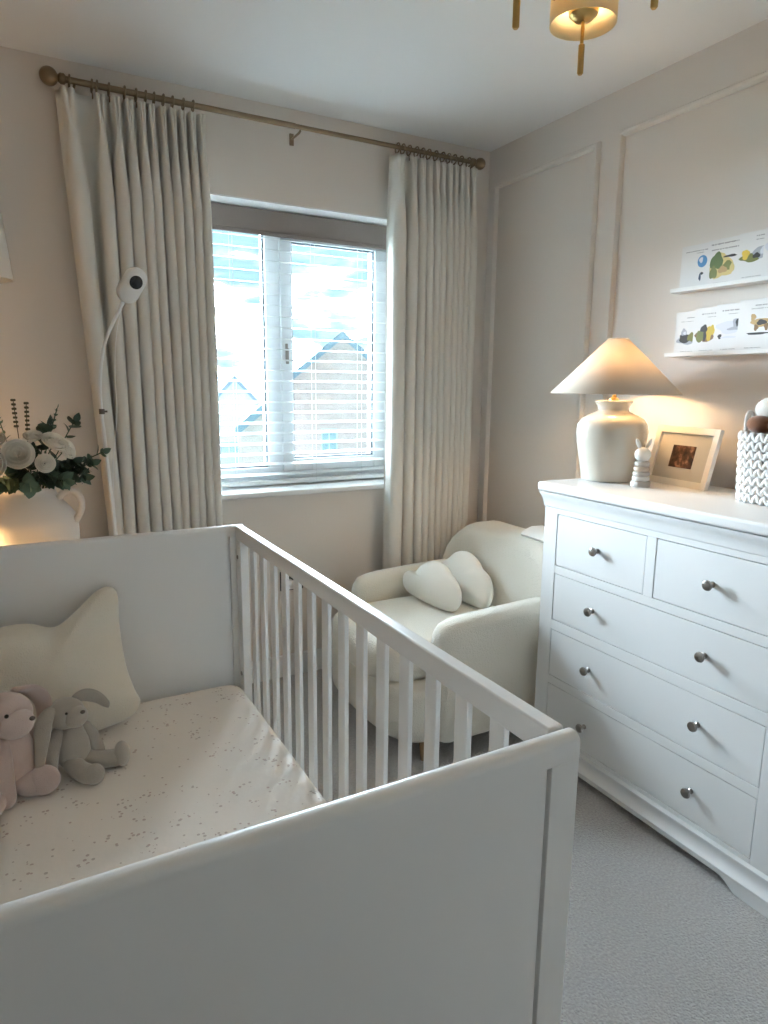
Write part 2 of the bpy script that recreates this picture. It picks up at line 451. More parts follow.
# ------------------------------------------------------------------ curtains
RZ, RY = 2.322, YW - .10
t = thing('curtain_pole', 'antique bronze curtain pole above the window with ball ends', 'curtain pole', (1.045, RY, RZ))
bm = NB(); tube(bm, [(0.20, RY, RZ), (1.05, RY, RZ)], .0105, 20); obj('pole', bm, M['bronze'], t)
bm = NB(); tube(bm, [(1.05, RY, RZ), (1.925, RY, RZ)], .009, 20); obj('pole', bm, M['bronze'], t)
for x, s, r in ((0.192, -1, .029), (1.938, 1, .025)):
    bm = NB(); ball(bm, (x + s * .006, RY, RZ), r)
    tube(bm, [(x - s * .045, RY, RZ), (x - s * .04, RY, RZ), (x - s * .028, RY, RZ), (x - s * .02, RY, RZ)], [.012, .017, .017, .010], 20)
    obj('finial', bm, M['bronze'], t)
for x in (0.262, 1.072, 1.905):
    bm = NB(); tube(bm, [(x, RY, RZ - .013), (x, RY + .012, RZ - .017), (x, YW - .006, RZ - .017)], .0045, 10)
    box(bm, x - .008, x + .008, YW - .008, YW - .0005, RZ - .040, RZ + .004)
    obj('bracket', bm, M['bronze'], t)

def curtain(name, label, top, bot, wtop, wbot, ringx, yfront=.045, yback=.048, ycen=RY, ztop=2.293, zbot=0.015, edge=(0, 0)):
    """top/bot: fold centres along x at the heading and at the floor"""
    t = thing(name, label, 'curtain', (sum(bot) / len(bot), ycen, zbot))
    zs = [ztop, ztop - .03, ztop - .06, ztop - .09, ztop - .115, ztop - .14, ztop - .18, ztop - .24, ztop - .32, ztop - .45, ztop - .65] + \
         [ztop - .65 - (ztop - .65 - zbot) * k / 10 for k in range(1, 11)]
    n = len(top); rows = []; PP = 26
    rnd = [random.uniform(-1, 1) for _ in range(n * 4)]
    for z in zs:
        f = (ztop - z) / (ztop - zbot); d = ztop - z
        cx = [a + (b - a) * f for a, b in zip(top, bot)]
        hw = [(a + (b - a) * f) for a, b in zip(wtop, wbot)]
        if d < .115: pin = 0.62 - 0.30 * (d / .115)
        else: pin = min(1.0, 0.32 + 0.68 * ((d - .115) / .20) ** .7)
        amp = 0.6 + 0.4 * min(1, d / .3)
        row = []
        valley = [cx[0] - hw[0] - edge[0]] + [(cx[i] + hw[i] + cx[i + 1] - hw[i + 1]) / 2 for i in range(n - 1)] + [cx[-1] + hw[-1] + edge[1]]
        for i in range(n):
            for k in range(PP):
                ph = k / PP; tt = ph * 2 - 1; sg = -1 if tt < 0 else 1; tt = abs(tt)
                h_ = hw[i] * pin * .90
                if tt < .68:          # round belly
                    th = tt / .68 * PI / 2
                    x = cx[i] + sg * h_ * math.sin(th) ** .9
                    dep = math.cos(th) ** .85 if th < PI / 2 - 1e-6 else 0
                    y = ycen - yfront * amp * (.15 + .85 * dep) * (1 + .10 * rnd[i])
                else:                 # narrow slot back to the valley
                    q = (tt - .68) / .32
                    vx_ = valley[i] if sg < 0 else valley[i + 1]
                    x = cx[i] + sg * h_ * (1 - .08 * math.sin(PI * q)); x += (vx_ - x) * q ** 2.2
                    y = ycen - yfront * amp * .15 + (yfront * .15 + yback) * amp * min(1, q * 1.35) ** .8
                if d < .14:           # double-finger pinch pleat: a crease down the middle of each fold
                    y += .020 * math.exp(-(tt / .16) ** 2) * (1 - d / .14)
                x += .004 * math.sin(3.1 * z + rnd[i] * 4) * f
                row.append((x, y, z))
        row.append((valley[-1], ycen + yback * amp, z))
        rows.append(row)
    bm = NB()
    V = [[bm.verts.new(p) for p in r] for r in rows]
    for a, b in zip(V, V[1:]):
        for k in range(len(a) - 1): bm.faces.new((a[k], a[k + 1], b[k + 1], b[k]))
    o = obj('drape', bm, M['curtain'], t, sharp=180)
    so = o.modifiers.new('thick', 'SOLIDIFY'); so.thickness = .003
    for x in ringx:
        bm = NB(); R = .0195
        tube(bm, [(x + .0015 * math.sin(a), RY + R * math.cos(a), RZ + R * math.sin(a) - .004) for a in [2 * PI * k / 20 for k in range(20)]], .0030, 8, closed=True)
        tube(bm, [(x, RY, RZ - .0235), (x, RY - .003, RZ - .045)], .0022, 6)
        obj('curtain_ring', bm, M['bronze'], t)
    return t
tl = [63.5, 95, 111, 125, 138, 148, 160, 171, 182, 193, 204]
bl = [113.5, 126.5, 140.6, 153.7, 163.6, 173.5, 183.5, 192.5, 201, 209.5, 218]
TX = lambda p: .206 + (p - 53) / 156 * .494
BX = lambda p: .285 + (p - 109) / 114 * .421
def fl(x, k=1.0):   # carry the visible slant on down to the floor
    return x
top = [TX(p) for p in tl]; bot0 = [BX(p) for p in bl]
fz = (2.293 - .015) / (2.293 - .77)
bot = [a + (b - a) * fz for a, b in zip(top, bot0)]
wt = [.036, .026, .024, .022, .019, .017, .018, .018, .018, .018, .019]
wb = [.021, .020, .0215, .0205, .0175, .0165, .0165, .016, .015, .015, .018]
curtain('curtain', 'cream pinch pleat curtain left of the window, leading edge swept inwards', top, bot, wt, wb,
        [TX(p) for p in (66, 88, 93, 105, 121, 133, 143, 152, 162, 172, 184, 195)])
rp = [399, 411.5, 420.5, 427.5, 434.5, 441, 447.5, 454, 460, 465.5, 473]
RXf = lambda p: 1.486 + (p - 392) / 85 * .441
top = [RXf(p) for p in rp]
bp = [398, 410, 420, 427.5, 434, 440.5, 446.5, 452.5, 458, 463, 469]
bot = [1.478 + (p - 391) / 83 * .452 for p in bp]
wt = [.034, .026, .020, .0175, .0175, .0165, .0165, .0165, .0155, .0155, .022]
curtain('curtain', 'cream pinch pleat curtain right of the window, hanging straight beside the corner', top, bot, wt, wt,
        [RXf(p) for p in (397, 402, 408, 415, 421, 427, 434, 441, 447, 453, 460, 468)], yfront=.036, yback=.045)

# ------------------------------------------------------------------ cot
cot = thing('cot', 'white wooden cot with slatted sides and solid panel ends', 'cot', (0.222, 1.285, 0))
CX0, CX1, CY0, CY1, CT = -0.158, 0.594, 0.560, 2.016, 0.90
def end_panel(ya, yb):
    w = .046; tr = .034; g_ = .008; ym = (ya + yb) / 2
    bm = NB(); box(bm, CX0 + w, CX1 - w, ym - .006, ym + .006, .145, CT - tr)
    o = obj('end_panel', bm, M['cot'], cot)
    for y0_, y1_ in ((ya, ym - .006), (ym + .006, yb - .002)):
        bm = NB(); box(bm, CX0 + w + g_, CX1 - w - g_, y0_, y1_, .145, CT - tr); obj('board', bm, M['cot'], o)
    for x0_ in (CX0, CX1 - w):
        bm = NB(); box(bm, x0_, x0_ + w, ya, yb, 0, CT - tr); obj('end_post', bm, M['cot'], o, bevel=.0015)
    r_ = .012; prof = [(ya, CT - tr), (ya, CT - r_)] + [(ya + r_ - r_ * math.cos(q * PI / 12), CT - r_ + r_ * math.sin(q * PI / 12)) for q in range(1, 7)]
    prof += [(yb + ya - a, b) for a, b in reversed(prof)]
    bm = NB(); prism(bm, prof, CX0 + .0005, CX1 - .0005, lambda a, b, c_: (c_, a, b)); obj('top_rail', bm, M['cot'], o)
    bm = NB(); box(bm, CX0 + w, CX1 - w, ya, yb, .10, .145); obj('lower_rail', bm, M['cot'], o, bevel=.003)
    return o
pn = end_panel(CY0, CY0 + .028)
pf = end_panel(CY1 - .028, CY1)
for xa, xb in ((CX1 - .028, CX1 - .002), (CX0 + .002, CX0 + .028)):
    bm = NB(); box(bm, xa, xb, CY0 + .028, CY1 - .028, CT - .042, CT - .0005); side = obj('side_rail', bm, M['cot'], cot, bevel=.004, seg=3)
    bm = NB(); box(bm, xa, xb, CY0 + .028, CY1 - .028, .20, .25); obj('bottom_rail', bm, M['cot'], cot, bevel=.004)
    xm = (xa + xb) / 2
    for k in range(14):
        yc = .702 + .0885 * k
        bm = NB(); box(bm, xm - .0055, xm + .0055, yc - .0175, yc + .0175, .25, CT - .042); obj('slat', bm, M['cot'], cot, bevel=.003)
    bm = NB(); box(bm, xa, xb, CY1 - .073, CY1 - .028, .25, CT - .042); obj('side_post', bm, M['cot'], cot, bevel=.003)
    bm = NB(); box(bm, xa, xb, CY0 + .028, CY0 + .068, .25, CT - .042); obj('side_post', bm, M['cot'], cot, bevel=.003)
for x, y, z, d in ((CX1 - .0285, 1.968, .805, 'x'), (CX1 - .0285, 1.962, .425, 'x'), (0.573, CY1 - .0285, .468, 'y'), (0.573, CY1 - .0285, .425, 'y')):
    bm = NB()
    lathe(bm, [(.0065, 0), (.0065, .002), (.004, .003)], (x, y, z), 14, mat=Matrix.Rotation(-PI / 2, 4, 'Y') if d == 'x' else Matrix.Rotation(PI / 2, 4, 'X'))
    b = obj('bolt', bm, M['nickel'], cot); b['label'] = 'dark steel bolt head'
bm = NB(); box(bm, CX0 + .03, CX1 - .03, CY0 + .03, CY1 - .03, .245, .268); obj('mattress_base', bm, M['cot'], cot)

# mattress in its printed sheet
def rounded_rect(x0, x1, y0, y1, r, n=8):
    out = []
    for cx, cy, a0 in ((x1 - r, y1 - r, 0), (x0 + r, y1 - r, PI / 2), (x0 + r, y0 + r, PI), (x1 - r, y0 + r, 3 * PI / 2)):
        for k in range(n + 1): out.append((cx + r * math.cos(a0 + PI / 2 * k / n), cy + r * math.sin(a0 + PI / 2 * k / n)))
    return out
mt = thing('cot_mattress', 'cot mattress in a cream fitted sheet printed with tiny sprigs', 'mattress', (0.222, 1.285, .268))
bm = NB()
MX0, MX1, MY0, MY1, MZ = CX0 + .036, CX1 - .034, CY0 + .034, CY1 - .040, .402
prev = None
for z, ins in ((.268, .012), (.276, .003), (.29, 0), (.37, 0), (.385, .0035), (.395, .012), (.400, .024), (.402, .040)):
    ring = [bm.verts.new((x, y, z)) for x, y in rounded_rect(MX0 + ins, MX1 - ins, MY0 + ins, MY1 - ins, .05 - ins * .4)]
    if prev:
        for k in range(len(ring)): bm.faces.new((prev[k], prev[(k + 1) % len(ring)], ring[(k + 1) % len(ring)], ring[k]))
    else: bm.faces.new(list(reversed(ring)))
    prev = ring
bm.faces.new(prev)
obj('fitted_sheet', bm, M['sheet'], mt)

# star cushion leaning on the head end
def leaning(name, label, cat, outline, h, C, U, V, mat, **k):
    bm = NB(); puff(bm, outline, h, C, U, V, **k)
    return tag(obj(name, bm, mat, sharp=60), label, cat)
cu = [(.186, .216), (.208, .192), (.205, .10), (.210, .0), (.226, -.075), (.238, -.115), (.208, -.148), (.12, -.165), (0, -.172), (-.14, -.165), (-.21, -.11), (-.20, 0), (-.17, .110), (-.09, .146), (-.02, .148), (.042, .128), (.094, .158), (.150, .205)]
out = catmull(cu, 5)
C = (0.002, 1.865, .566); V = Vector((0, .36, 1)).normalized(); U = Vector((1, .04, 0))
star = leaning('star_cushion', 'cream knitted star cushion propped against the cot end behind the rabbits', 'cushion', out, .075, C, U, V, M['knit'], rings=12, power=.5)

# plush rabbits
def chain(bm, pts, rs, n=14):
    """soft limb: rounded tube through pts"""
    P = catmull([(*p,) for p in pts], 6, closed=False); K = len(P)
    R = []
    m = len(rs) - 1
    for i in range(K):
        t = i / (K - 1) * m; a = min(int(t), m - 1); R.append(rs[a] + (rs[a + 1] - rs[a]) * (t - a))
    d0 = (P[0] - P[1]).normalized(); d1 = (P[-1] - P[-2]).normalized()
    pre = [P[0] + d0 * R[0] * s for s in (.99, .85, .5)]; prr = [R[0] * s for s in (.12, .53, .86)]
    post = [P[-1] + d1 * R[-1] * s for s in (.5, .85, .99)]; por = [R[-1] * s for s in (.86, .53, .12)]
    tube(bm, pre + P + post, prr + R + por, n)

def ear(bm, pts, wd, thick, side):
    """flat floppy ear along pts; side = width direction"""
    P = catmull(pts, 6, closed=False); K = len(P); S = Vector(side).normalized(); rings = []
    for i, p in enumerate(P):
        t = i / (K - 1)
        w = wd * (0.45 + 0.55 * math.sin(PI * min(1, t * 1.05) ** .8)) * (1 if t < .93 else max(.25, (1 - t) / .07))
        T = (P[min(i + 1, K - 1)] - P[max(i - 1, 0)]).normalized()
        s = (S - T * S.dot(T)).normalized(); nn = T.cross(s)
        rings.append([bm.verts.new(p + s * w * math.cos(a) + nn * thick * math.sin(a)) for a in [2 * PI * k / 14 for k in range(14)]])
    for a, b in zip(rings, rings[1:]):
        for k in range(14): bm.faces.new((a[k], a[(k + 1) % 14], b[(k + 1) % 14], b[k]))
    bm.faces.new(list(reversed(rings[0]))); bm.faces.new(rings[-1])

DN = Vector((.877, -.48, 0)); VW = Vector((-.04, -1, 0))
g = thing('plush_rabbit', 'small grey plush rabbit with floppy ears sitting beside the pink one', 'soft toy', (.057, 1.66, .402))
bm = NB(); ball(bm, (.047, 1.652, .556), (.042, .038, .037)); ball(bm, (.066, 1.631, .553), (.028, .028, .026))
head = obj('head', bm, M['grey_plush'], g, sharp=180)
bm = NB(); ball(bm, (.0815, 1.6085, .571), (.0055, .004, .0045)); nz = obj('nose', bm, M['nose'], head)
bm = NB(); ball(bm, (.047, 1.6125, .573), .0032); obj('eye', bm, M['dark'], head)
bm = NB(); ball(bm, (.0765, 1.680, .562), .0030); obj('eye', bm, M['dark'], head)
bm = NB(); ear(bm, [(.018, 1.640, .580), (.000, 1.618, .560), (-.010, 1.598, .515), (-.020, 1.590, .455)], .020, .006, (.9, -.4, 0)); e = obj('ear', bm, M['grey_plush'], g, sharp=180)
bm = NB(); ear(bm, [(.066, 1.668, .580), (.092, 1.668, .586), (.120, 1.668, .572), (.144, 1.666, .545)], .020, .006, (.3, -.3, .8)); obj('ear', bm, M['grey_plush'], g, sharp=180)
bm = NB(); chain(bm, [(.054, 1.668, .520), (.057, 1.662, .480), (.058, 1.660, .446)], [.026, .038, .040], 18); obj('torso', bm, M['grey_plush'], g, sharp=180)
bm = NB(); chain(bm, [(.028, 1.655, .510), (.010, 1.636, .475), (.000, 1.626, .428)], [.016, .018, .020]); obj('arm', bm, M['grey_plush'], g, sharp=180)
bm = NB(); chain(bm, [(.086, 1.668, .505), (.102, 1.664, .475), (.110, 1.660, .440)], [.015, .016, .018]); obj('arm', bm, M['grey_plush'], g, sharp=180)
bm = NB(); chain(bm, [(.050, 1.640, .434), (.066, 1.603, .428), (.082, 1.582, .425)], [.021, .022, .023]); ball(bm, (.094, 1.573, .427), (.023, .021, .025)); obj('leg', bm, M['grey_plush'], g, sharp=180)
bm = NB(); chain(bm, [(.076, 1.650, .434), (.112, 1.640, .425), (.146, 1.630, .424)], [.022, .021, .022]); ball(bm, (.162, 1.625, .434), (.019, .023, .032)); obj('leg', bm, M['grey_plush'], g, sharp=180)

p = thing('plush_rabbit', 'larger dusty pink plush rabbit at the left edge, half cut off', 'soft toy', (-.07, 1.64, .402))
bm = NB(); ball(bm, (-.075, 1.605, .603), (.056, .050, .050)); ball(bm, (-.058, 1.580, .592), (.040, .038, .036))
head = obj('head', bm, M['pink_plush'], p, sharp=180)
bm = NB(); ball(bm, (-.070, 1.5535, .622), .0045); obj('eye', bm, M['dark'], head)
bm = NB(); ball(bm, (-.022, 1.558, .604), (.006, .005, .005)); obj('nose', bm, M['nose'], head)
bm = NB(); ear(bm, [(-.055, 1.632, .645), (-.022, 1.652, .632), (.002, 1.664, .585), (-.006, 1.662, .510)], .027, .007, (.8, -.5, .3)); obj('ear', bm, M['pink_plush'], p, sharp=180)
bm = NB(); ear(bm, [(-.10, 1.632, .645), (-.135, 1.640, .630), (-.150, 1.630, .570), (-.148, 1.62, .50)], .027, .007, (.8, -.5, .3)); obj('ear', bm, M['pink_plush'], p, sharp=180)
bm = NB(); chain(bm, [(-.072, 1.635, .550), (-.066, 1.632, .490), (-.064, 1.630, .445)], [.036, .050, .046], 20); obj('torso', bm, M['pink_plush'], p, sharp=180)
bm = NB(); chain(bm, [(-.086, 1.602, .535), (-.088, 1.575, .480), (-.088, 1.562, .424)], [.017, .021, .022]); obj('arm', bm, M['pink_plush'], p, sharp=180)
bm = NB(); chain(bm, [(-.030, 1.640, .535), (-.010, 1.640, .490), (-.002, 1.632, .445)], [.015, .018, .020]); obj('arm', bm, M['pink_plush'], p, sharp=180)
bm = NB(); chain(bm, [(-.062, 1.615, .436), (-.045, 1.595, .432), (-.026, 1.590, .433)], [.026, .028, .030], 18); ball(bm, (-.012, 1.585, .436), (.037, .030, .034), rot=Euler((0, -.35, -.4))); obj('leg', bm, M['pink_plush'], p, sharp=180)
bm = NB(); chain(bm, [(-.085, 1.600, .430), (-.105, 1.565, .430), (-.118, 1.535, .432)], [.024, .026, .030], 18); obj('leg', bm, M['pink_plush'], p, sharp=180)

# ------------------------------------------------------------------ armchair
ch = thing('armchair', 'cream boucle tub armchair with curved back beside the window', 'armchair', (1.5, 2.17, 0))
AY0, AY1 = 1.795, 2.545
yc = (AY0 + AY1) / 2
def dplan(x_arm, x_front, x_back, hw, n=20):
    """plan outline: straight sides, bowed front"""
    pts = [(x_back, yc + hw)]
    for k in range(n + 1):
        a = PI * k / n
        c, s = math.cos(a), math.sin(a)
        pts.append((x_arm - (x_arm - x_front) * abs(s) ** .62, yc + hw * (abs(c) ** .62) * (1 if c > 0 else -1)))
    pts.append((x_back, yc - hw))
    return pts
def stack(bm, fn, levels):
    prev = None
    for z, ins in levels:
        ring = [bm.verts.new((x, y, z)) for x, y in fn(ins)]
        if prev:
            for k in range(len(ring)): bm.faces.new((prev[k], prev[(k + 1) % len(ring)], ring[(k + 1) % len(ring)], ring[k]))
        else: bm.faces.new(list(reversed(ring)))
        prev = ring
    bm.faces.new(prev)
bm = NB(); stack(bm, lambda i: dplan(1.24, 1.062 + i, 1.80, .345 - i), [(.075, .03), (.082, .015), (.10, .003), (.13, 0), (.25, 0), (.275, .006), (.282, .02)])
obj('seat_base', bm, M['boucle'], ch, sharp=60)
bm = NB(); stack(bm, lambda i: dplan(1.24, 1.035 + i, 1.76, .268 - i), [(.284, .025), (.29, .010), (.31, 0), (.38, 0), (.405, .006), (.42, .02), (.428, .045), (.432, .09)])
obj('seat_cushion', bm, M['boucle'], ch, sharp=60)
def arm(y0, y1):
    # side profile in x-z, rounded front corner, swept through thickness with round edges
    prof = [(1.225, .085), (1.218, .20), (1.216, .36), (1.218, .445), (1.226, .480), (1.246, .508), (1.286, .521), (1.35, .528), (1.50, .535), (1.68, .541), (1.80, .545), (1.80, .085)]
    cx = sum(p[0] for p in prof) / len(prof)
    bm = NB(); fn = lambda a, b, d: (a, d, b)
    lv = [(0, .035), (.008, .016), (.025, .004), (.045, 0)]
    D = y1 - y0
    secs = [(y0 + d, i) for d, i in lv] + [(y1 - d, i) for d, i in reversed(lv)]
    prev = None
    for y, ins in secs:
        ring = []
        for a, b in prof:
            aa = a + ins if a < 1.32 else a
            bb = b - ins if b > .15 else b
            ring.append(bm.verts.new((aa, y, bb)))
        if prev:
            for k in range(len(ring)): bm.faces.new((prev[k], prev[(k + 1) % len(ring)], ring[(k + 1) % len(ring)], ring[k]))
        else: bm.faces.new(list(reversed(ring)))
        prev = ring
    bm.faces.new(prev)
    obj('arm', bm, M['boucle'], ch, sharp=70)
arm(AY0, AY0 + .105); arm(AY1 - .105, AY1)
# back: arched outline, thick, leaning
def arch(hw, ztop, z0, r, n=10):
    pts = [(-hw, z0)]
    for k in range(n + 1):
        a = PI - PI / 2 * k / n
        pts.append((-hw + r + r * math.cos(a), ztop - r + r * math.sin(a)))
    for k in range(n + 1):
        a = PI / 2 - PI / 2 * k / n
        pts.append((hw - r + r * math.cos(a), ztop - r + r * math.sin(a)))
    pts.append((hw, z0))
    return pts
bm = NB(); prev = None
for x, ins in ((1.715, .055), (1.722, .030), (1.740, .010), (1.765, 0), (1.835, 0), (1.862, .010), (1.878, .035), (1.884, .060)):
    ring = [bm.verts.new((x + .13 * (z - .43) - .03 * (1 - (y / .38) ** 2) * 0 - .05 * (abs(y) / .38) ** 2.5, yc + y, z)) for y, z in arch(.378 - ins, .735 - ins, .09, .215 - ins * .6)]
    if prev:
        for k in range(len(ring)): bm.faces.new((prev[k], prev[(k + 1) % len(ring)], ring[(k + 1) % len(ring)], ring[k]))
    else: bm.faces.new(list(reversed(ring)))
    prev = ring
bm.faces.new(prev)
obj('backrest', bm, M['boucle'], ch, sharp=60)
for x, y in ((1.20, AY0 + .07), (1.20, AY1 - .07), (1.78, AY0 + .07), (1.78, AY1 - .07)):
    bm = NB(); lathe(bm, [(.016, 0), (.024, .09)], (x, y, 0), 20); b = obj('leg', bm, M['wood'], ch); b['label'] = 'short dark wooden foot'

def cloud_outline(w, h, v=0):
    pts = [(-.50, -.26), (-.53, -.10), (-.46, .04), (-.33, .10), (-.25, .30), (-.08, .47), (.10, .46), (.24, .33), (.38, .22), (.50, .02), (.53, -.22), (.44, -.40), (.1, -.46), (-.35, -.42)]
    if v: pts = [(-.50, -.34), (-.54, -.10), (-.47, .10), (-.36, .24), (-.27, .42), (-.08, .52), (.10, .45), (.22, .32), (.36, .24), (.48, .04), (.52, -.2), (.46, -.40), (.2, -.46), (-.2, -.46)]
    return [(a.x * w, a.y * h) for a in catmull([(p_[0], p_[1]) for p_ in pts], 5)]
Vt = Vector((.42, 0, 1)).normalized(); Ut = Vector((.10, -1, -.04)).normalized()
leaning('cloud_cushion', 'plump cream cloud cushion at the front of the armchair seat', 'cushion', cloud_outline(.355, .190), .052, (1.485, 2.275, .514), Ut, Vt, M['cloud'], rings=9, power=.5)
leaning('cloud_cushion', 'cream cloud cushion behind the other one, against the chair back', 'cushion', cloud_outline(.36, .205, 1), .048, (1.625, 2.24, .528), Vector((.05, -1, -.06)), Vector((.34, 0, 1)), M['cloud'], rings=9, power=.5)

# folded muslin over the top of the chair back
bm = NB()
pth = [(1.772, .752), (1.776, .758), (1.782, .763), (1.790, .768), (1.800, .772), (1.83, .780), (1.885, .778), (1.918, .764), (1.934, .72), (1.940, .66)]
prism(bm, [(x, z) for x, z in pth] + [(x + (.006 if i < 5 else -.006), z - .008) for i, (x, z) in reversed(list(enumerate(pth)))], 1.90, 2.07, lambda a, b, d: (a, d, b - .014))
tag(obj('muslin_cloth', bm, M['muslin'], bevel=.002), 'folded white muslin over the chair back next to the dresser', 'cloth')

# ------------------------------------------------------------------ dresser
DRX, DRB = 1.600, XR - .022       # front face plane, back
DY0, DY1, DT = 0.812, 1.745, 1.007
d = thing('chest_of_drawers', 'white chest of two small and three long drawers along the right wall', 'chest of drawers', (1.83, 1.28, 0))
bm = NB()
box(bm, DRX + .02, DRB, DY0, DY0 + .02, .06, .93); box(bm, DRX + .02, DRB, DY1 - .02, DY1, .06, .93)
box(bm, DRB - .01, DRB, DY0 + .02, DY1 - .02, .06, .93); box(bm, DRX + .02, DRB - .01, DY0 + .02, DY1 - .02, .06, .08)
box(bm, DRX + .021, DRX + .03, DY0 + .02, DY1 - .02, .08, .93)
obj('carcass', bm, M['dresser'], d)
rows = [(.113, .289), (.319, .491), (.526, .694), (.722, .903)]
LY0, LY1 = .899, 1.683; MYs = (1.274, 1.308)
bm = NB()   # face frame
box(bm, DRX, DRX + .021, DY0, LY0, .07, .93); box(bm, DRX, DRX + .021, LY1, DY1, .07, .93)
zz = [.07] + [v for r in rows for v in r] + [.93]
for k in range(0, len(zz), 2): box(bm, DRX, DRX + .021, LY0, LY1, zz[k], zz[k + 1])
box(bm, DRX, DRX + .021, MYs[0], MYs[1], rows[3][0], rows[3][1])
obj('face_frame', bm, M['dresser'], d, bevel=.0012)
def knob(par, y, z):
    bm = NB()
    lathe(bm, [(.0085, 0), (.0085, .003), (.0055, .006), (.005, .012), (.008, .016), (.0135, .019), (.0150, .023), (.0135, .027), (.007, .0295)], (DRX + .0005, y, z), 22, mat=Matrix.Rotation(-PI / 2, 4, 'Y'))
    o = obj('knob', bm, M['nickel'], par); o['label'] = 'round dark nickel knob'
def drawer(y0, y1, z0, z1, knobs):
    bm = NB(); g_ = .0022
    box(bm, DRX + .001, DRX + .019, y0 + g_, y1 - g_, z0 + g_, z1 - g_)
    o = obj('drawer', bm, M['dresser'], d, bevel=.0015)
    for y in knobs: knob(o, y, (z0 + z1) / 2 + .002)
for z0, z1 in rows[:3]: drawer(LY0, LY1, z0, z1, (1.087, 1.498))
drawer(MYs[1], LY1, *rows[3], (1.494,)); drawer(LY0, MYs[0], *rows[3], (1.086,))
# cornice and top: profile out from the face, returned at both ends
def wrap_profile(prof, name, yo=0.0):
    bm = NB(); R = []
    for y, s, back in ((DY1, 1, True), (DY1, 1, False), (DY0, -1, False), (DY0, -1, True)):
        ring = []
        for o_, z in prof:
            ring.append(bm.verts.new((DRB if back else DRX - o_, y + s * o_, z)))
        R.append(ring)
    n = len(prof)
    for i in range(3):
        for k in range(n - 1): bm.faces.new((R[i][k], R[i][k + 1], R[i + 1][k + 1], R[i + 1][k]))
        # close inner side
        bm.faces.new((R[i][n - 1], R[i][0], R[i + 1][0], R[i + 1][n - 1]))
    bm.faces.new(R[0]); bm.faces.new(list(reversed(R[3])))
    return obj(name, bm, M['dresser'], d, sharp=40)
wrap_profile([(-.004, .918), (.003, .924), (.004, .932), (.006, .945), (.010, .957), (.016, .967), (.017, .974), (-.004, .975)], 'cornice')
bm = NB(); box(bm, DRX - .023, DRB, DY0 - .023, DY1 + .023, .976, DT); obj('top_board', bm, M['dresser'], d, bevel=.009, seg=4)
wrap_profile([(-.001, .036), (.019, .037), (.0215, .040), (.0215, .046), (.015, .051), (.0095, .058), (.007, .070), (.0075, .084), (.0105, .089), (.0105, .094), (.004, .099), (-.001, .0995)], 'base_moulding')
# plinth with bracket feet: front and both sides
bm = NB()
def plinth_poly(a0, a1):
    fw = .125; p_ = [(a0, 0), (a0, .0365), (a1, .0365), (a1, 0), (a1 - fw, 0)]
    for k in range(7):
        q = k / 6; p_.append((a1 - fw - .055 * q, .027 * (math.sin(q * PI / 2) ** 1.3)))
    for k in range(7):
        q = 1 - k / 6; p_.append((a0 + fw + .055 * q, .027 * (math.sin(q * PI / 2) ** 1.3)))
    p_.append((a0 + fw, 0)); return p_
prism(bm, plinth_poly(DY0 - .018, DY1 + .018), DRX - .018, DRX + .008, lambda a, b, c: (c, a, b))
for y0, y1 in ((DY0 - .018, DY0 + .008), (DY1 - .008, DY1 + .018)):
    prism(bm, plinth_poly(DRX + .008, DRB), y0, y1, lambda a, b, c: (a, c, b))
obj('plinth', bm, M['dresser'], d, bevel=.001)

# --- things on the dresser
T = DT + .0005
LX, LY = 1.838, 1.690
lp = thing('table_lamp', 'glazed beige ceramic jar lamp with a wide cone shade on the dresser', 'lamp', (LX, LY, T))
bm = NB(); lathe(bm, [(.088, 0), (.093, .002), (.0955, .008), (.100, .04), (.110, .09), (.1185, .14), (.1215, .172), (.118, .196), (.105, .215), (.086, .227), (.067, .235), (.0545, .240), (.0515, .245), (.0535, .257), (.0600, .268), (.0635, .273), (.0625, .277), (.050, .2785)], (LX, LY, T), 64)
obj('lamp_base', bm, M['ceramic'], lp)
bm = NB(); lathe(bm, [(.016, .2785), (.016, .285), (.008, .289), (.006, .30), (.012, .304), (.013, .340)], (LX, LY, T), 24); obj('lamp_holder', bm, M['brass'], lp)
bm = NB(); lathe(bm, [(.010, .340), (.014, .350), (.027, .375), (.029, .395), (.022, .415), (.008, .424)], (LX, LY, T), 24); obj('bulb', bm, M['bulb_lamp'], lp)
bm = NB(); SR, ST, SZ0, SZ1 = .218, .034, .302, .486
lathe(bm, [(SR, SZ0), (SR * .5 + ST * .5, (SZ0 + SZ1) / 2), (ST, SZ1)], (LX, LY, T), 72, cap0=False, cap1=False)
sh = obj('lamp_shade', bm, M['shade'], lp, sharp=180); m_ = sh.modifiers.new('thick', 'SOLIDIFY'); m_.thickness = .002
bm = NB(); lathe(bm, [(ST - .004, SZ1 - .006), (ST + .0015, SZ1 - .006), (ST + .0015, SZ1 + .002), (ST - .004, SZ1 + .002)], (LX, LY, T), 40, cap0=False, cap1=False); obj('shade_ring', bm, M['shade'], sh)
bm = NB()
for k in range(3):
    a = 2 * PI * k / 3 + .4
    tube(bm, [(LX + .013 * math.cos(a), LY + .013 * math.sin(a), T + .335), (LX + .05 * math.cos(a), LY + .05 * math.sin(a), T + .40), (LX + ST * math.cos(a), LY + ST * math.sin(a), T + SZ1 - .004)], .0014, 6)
obj('shade_carrier', bm, M['brass'], lp)

